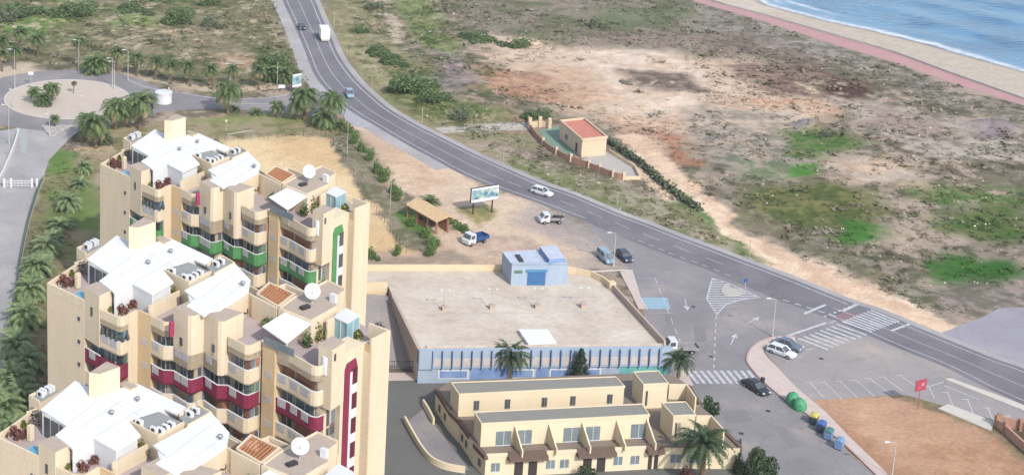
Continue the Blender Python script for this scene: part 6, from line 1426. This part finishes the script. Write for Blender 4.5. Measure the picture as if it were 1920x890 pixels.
ok &= fbm(tx, ty, 12, 300, 4) + R.normal(0, .08, NT) > .44
tx, ty = tx[ok], ty[ok]; ix = np.clip(np.searchsorted(gx, tx), 0, len(gx) - 1); iy = np.clip(np.searchsorted(gy, ty), 0, len(gy) - 1)
hz = Z.reshape(len(gy), len(gx))[iy, ix]; soil = base.reshape(len(gy), len(gx), 3)[iy, ix]; green = soil[:, 1] / (soil[:, 0] + 1e-6)
n = len(tx); q = 8; sz = R.uniform(.14, .46, n) * (1 + (R.random(n) < .07) * 1.5); big = sz > .5; cen = np.repeat(np.stack([tx, ty, hz], 1), q, 0); S = np.repeat(sz, q)[:, None]
off = R.normal(0, 1, (n * q, 3)) * S * np.array([.8, .8, .25]); off[:, 2] = np.abs(off[:, 2]) * .7 + .03
a = R.normal(0, 1, (n * q, 3)) * np.array([1, 1, .4]); a /= np.linalg.norm(a, axis=1)[:, None]; b2 = np.cross(a, R.normal(0, .5, (n * q, 3)) + np.array([0, 0, 1.0])); b2 /= np.linalg.norm(b2, axis=1)[:, None]
c = cen + off; s = S * .42; V = np.stack([c - a * s - b2 * s * .7, c + a * s - b2 * s * .7, c + a * s + b2 * s * .7, c - a * s + b2 * s * .7], 1).reshape(-1, 3)
def stuffmesh(name, V, F, colr):
    me = bpy.data.meshes.new(name); me.from_pydata(V.tolist(), [], F.tolist())
    m = bpy.data.materials.new(name); m.use_nodes = True; nt = m.node_tree; at = nt.nodes.new('ShaderNodeAttribute'); at.attribute_name = 'tint'; bb = nt.nodes['Principled BSDF']; bb.inputs['Roughness'].default_value = .9; bb.inputs['Specular IOR Level'].default_value = .1
    nt.links.new(at.outputs['Color'], bb.inputs['Base Color']); ca = me.attributes.new('tint', 'FLOAT_COLOR', 'FACE'); ca.data.foreach_set('color', np.concatenate([np.clip(colr, 0, 1), np.ones((len(colr), 1))], 1).astype(np.float32).ravel())
    me.materials.append(m); o = bpy.data.objects.new(name, me); COL.objects.link(o); return struct(o, 'stuff')
kind = R.random(n)[:, None]; olive = np.array([.105, .115, .052]); brown = np.array([.15, .115, .085]); grey = np.array([.20, .185, .15])
plant_c = np.where(kind < .45, olive, np.where(kind < .72, brown, grey)) * R.uniform(.65, 1.35, (n, 1))
gmask = np.clip((green - .92) * 5, 0, 1)[:, None]; plant_c = plant_c * (1 - gmask * .7) + soil * .75 * gmask * .7; mixk = np.where((tx < 60)[:, None], R.uniform(.3, .75, (n, 1)), R.uniform(.5, .92, (n, 1))); mixk = np.where(big[:, None], mixk * .45, mixk); plant_c = plant_c * (1 - mixk) + soil * .84 * mixk
stuffmesh('scrub', V, np.arange(n * q * 4).reshape(-1, 4), np.repeat(plant_c, q, 0) * R.uniform(.8, 1.2, (n * q, 1)))
# pale stones and rubble on the waste ground
ns = 2200; k = R.integers(0, n, ns); jx = tx[k] + R.normal(0, 1.6, ns); jy = ty[k] + R.normal(0, 1.6, ns); east = jx > 45; jx, jy = jx[east], jy[east]
okk = np.ones(len(jx), bool)
for P in noz: okk &= sdist(jx, jy, P) < -.3
jx, jy = jx[okk], jy[okk]; ns = len(jx); ix = np.clip(np.searchsorted(gx, jx), 0, len(gx) - 1); iy = np.clip(np.searchsorted(gy, jy), 0, len(gy) - 1); jz = Z.reshape(len(gy), len(gx))[iy, ix]
r_ = np.minimum(R.gamma(2.0, .055, ns) + .05, .26); oct_ = np.array([[1, 0, -.1], [0, 1, -.1], [-1, 0, -.1], [0, -1, -.1], [0, 0, .75], [.6, .6, .35]])
VV = (np.stack([jx, jy, jz], 1)[:, None, :] + oct_[None] * r_[:, None, None] * R.uniform(.6, 1.3, (ns, 6, 1))).reshape(-1, 3); FF = np.array([[0, 5, 4], [5, 1, 4], [1, 2, 4], [2, 3, 4], [3, 0, 4], [0, 1, 5]]); FF = (FF[None] + np.arange(ns)[:, None, None] * 6).reshape(-1, 3)
stuffmesh('stones', VV, FF, np.repeat(np.array([.52, .47, .42]) * R.uniform(.55, 1.15, (ns, 1)), 6, 0))
print('tufts', n, 'stones', ns)

# thin coastal air
hm = bpy.data.materials.new('haze'); hm.use_nodes = True; nt = hm.node_tree; nt.nodes.remove(nt.nodes['Principled BSDF']); pv_ = nt.nodes.new('ShaderNodeVolumePrincipled'); pv_.inputs['Color'].default_value = (.93, .95, 1, 1); pv_.inputs['Density'].default_value = .00011; pv_.inputs['Anisotropy'].default_value = .2
nt.links.new(pv_.outputs[0], nt.nodes['Material Output'].inputs['Volume'])
m = MB(); m.box((100, 2500, 60), (12600, 15400, 134)); o = m.build('haze', hm); struct(o, 'stuff')
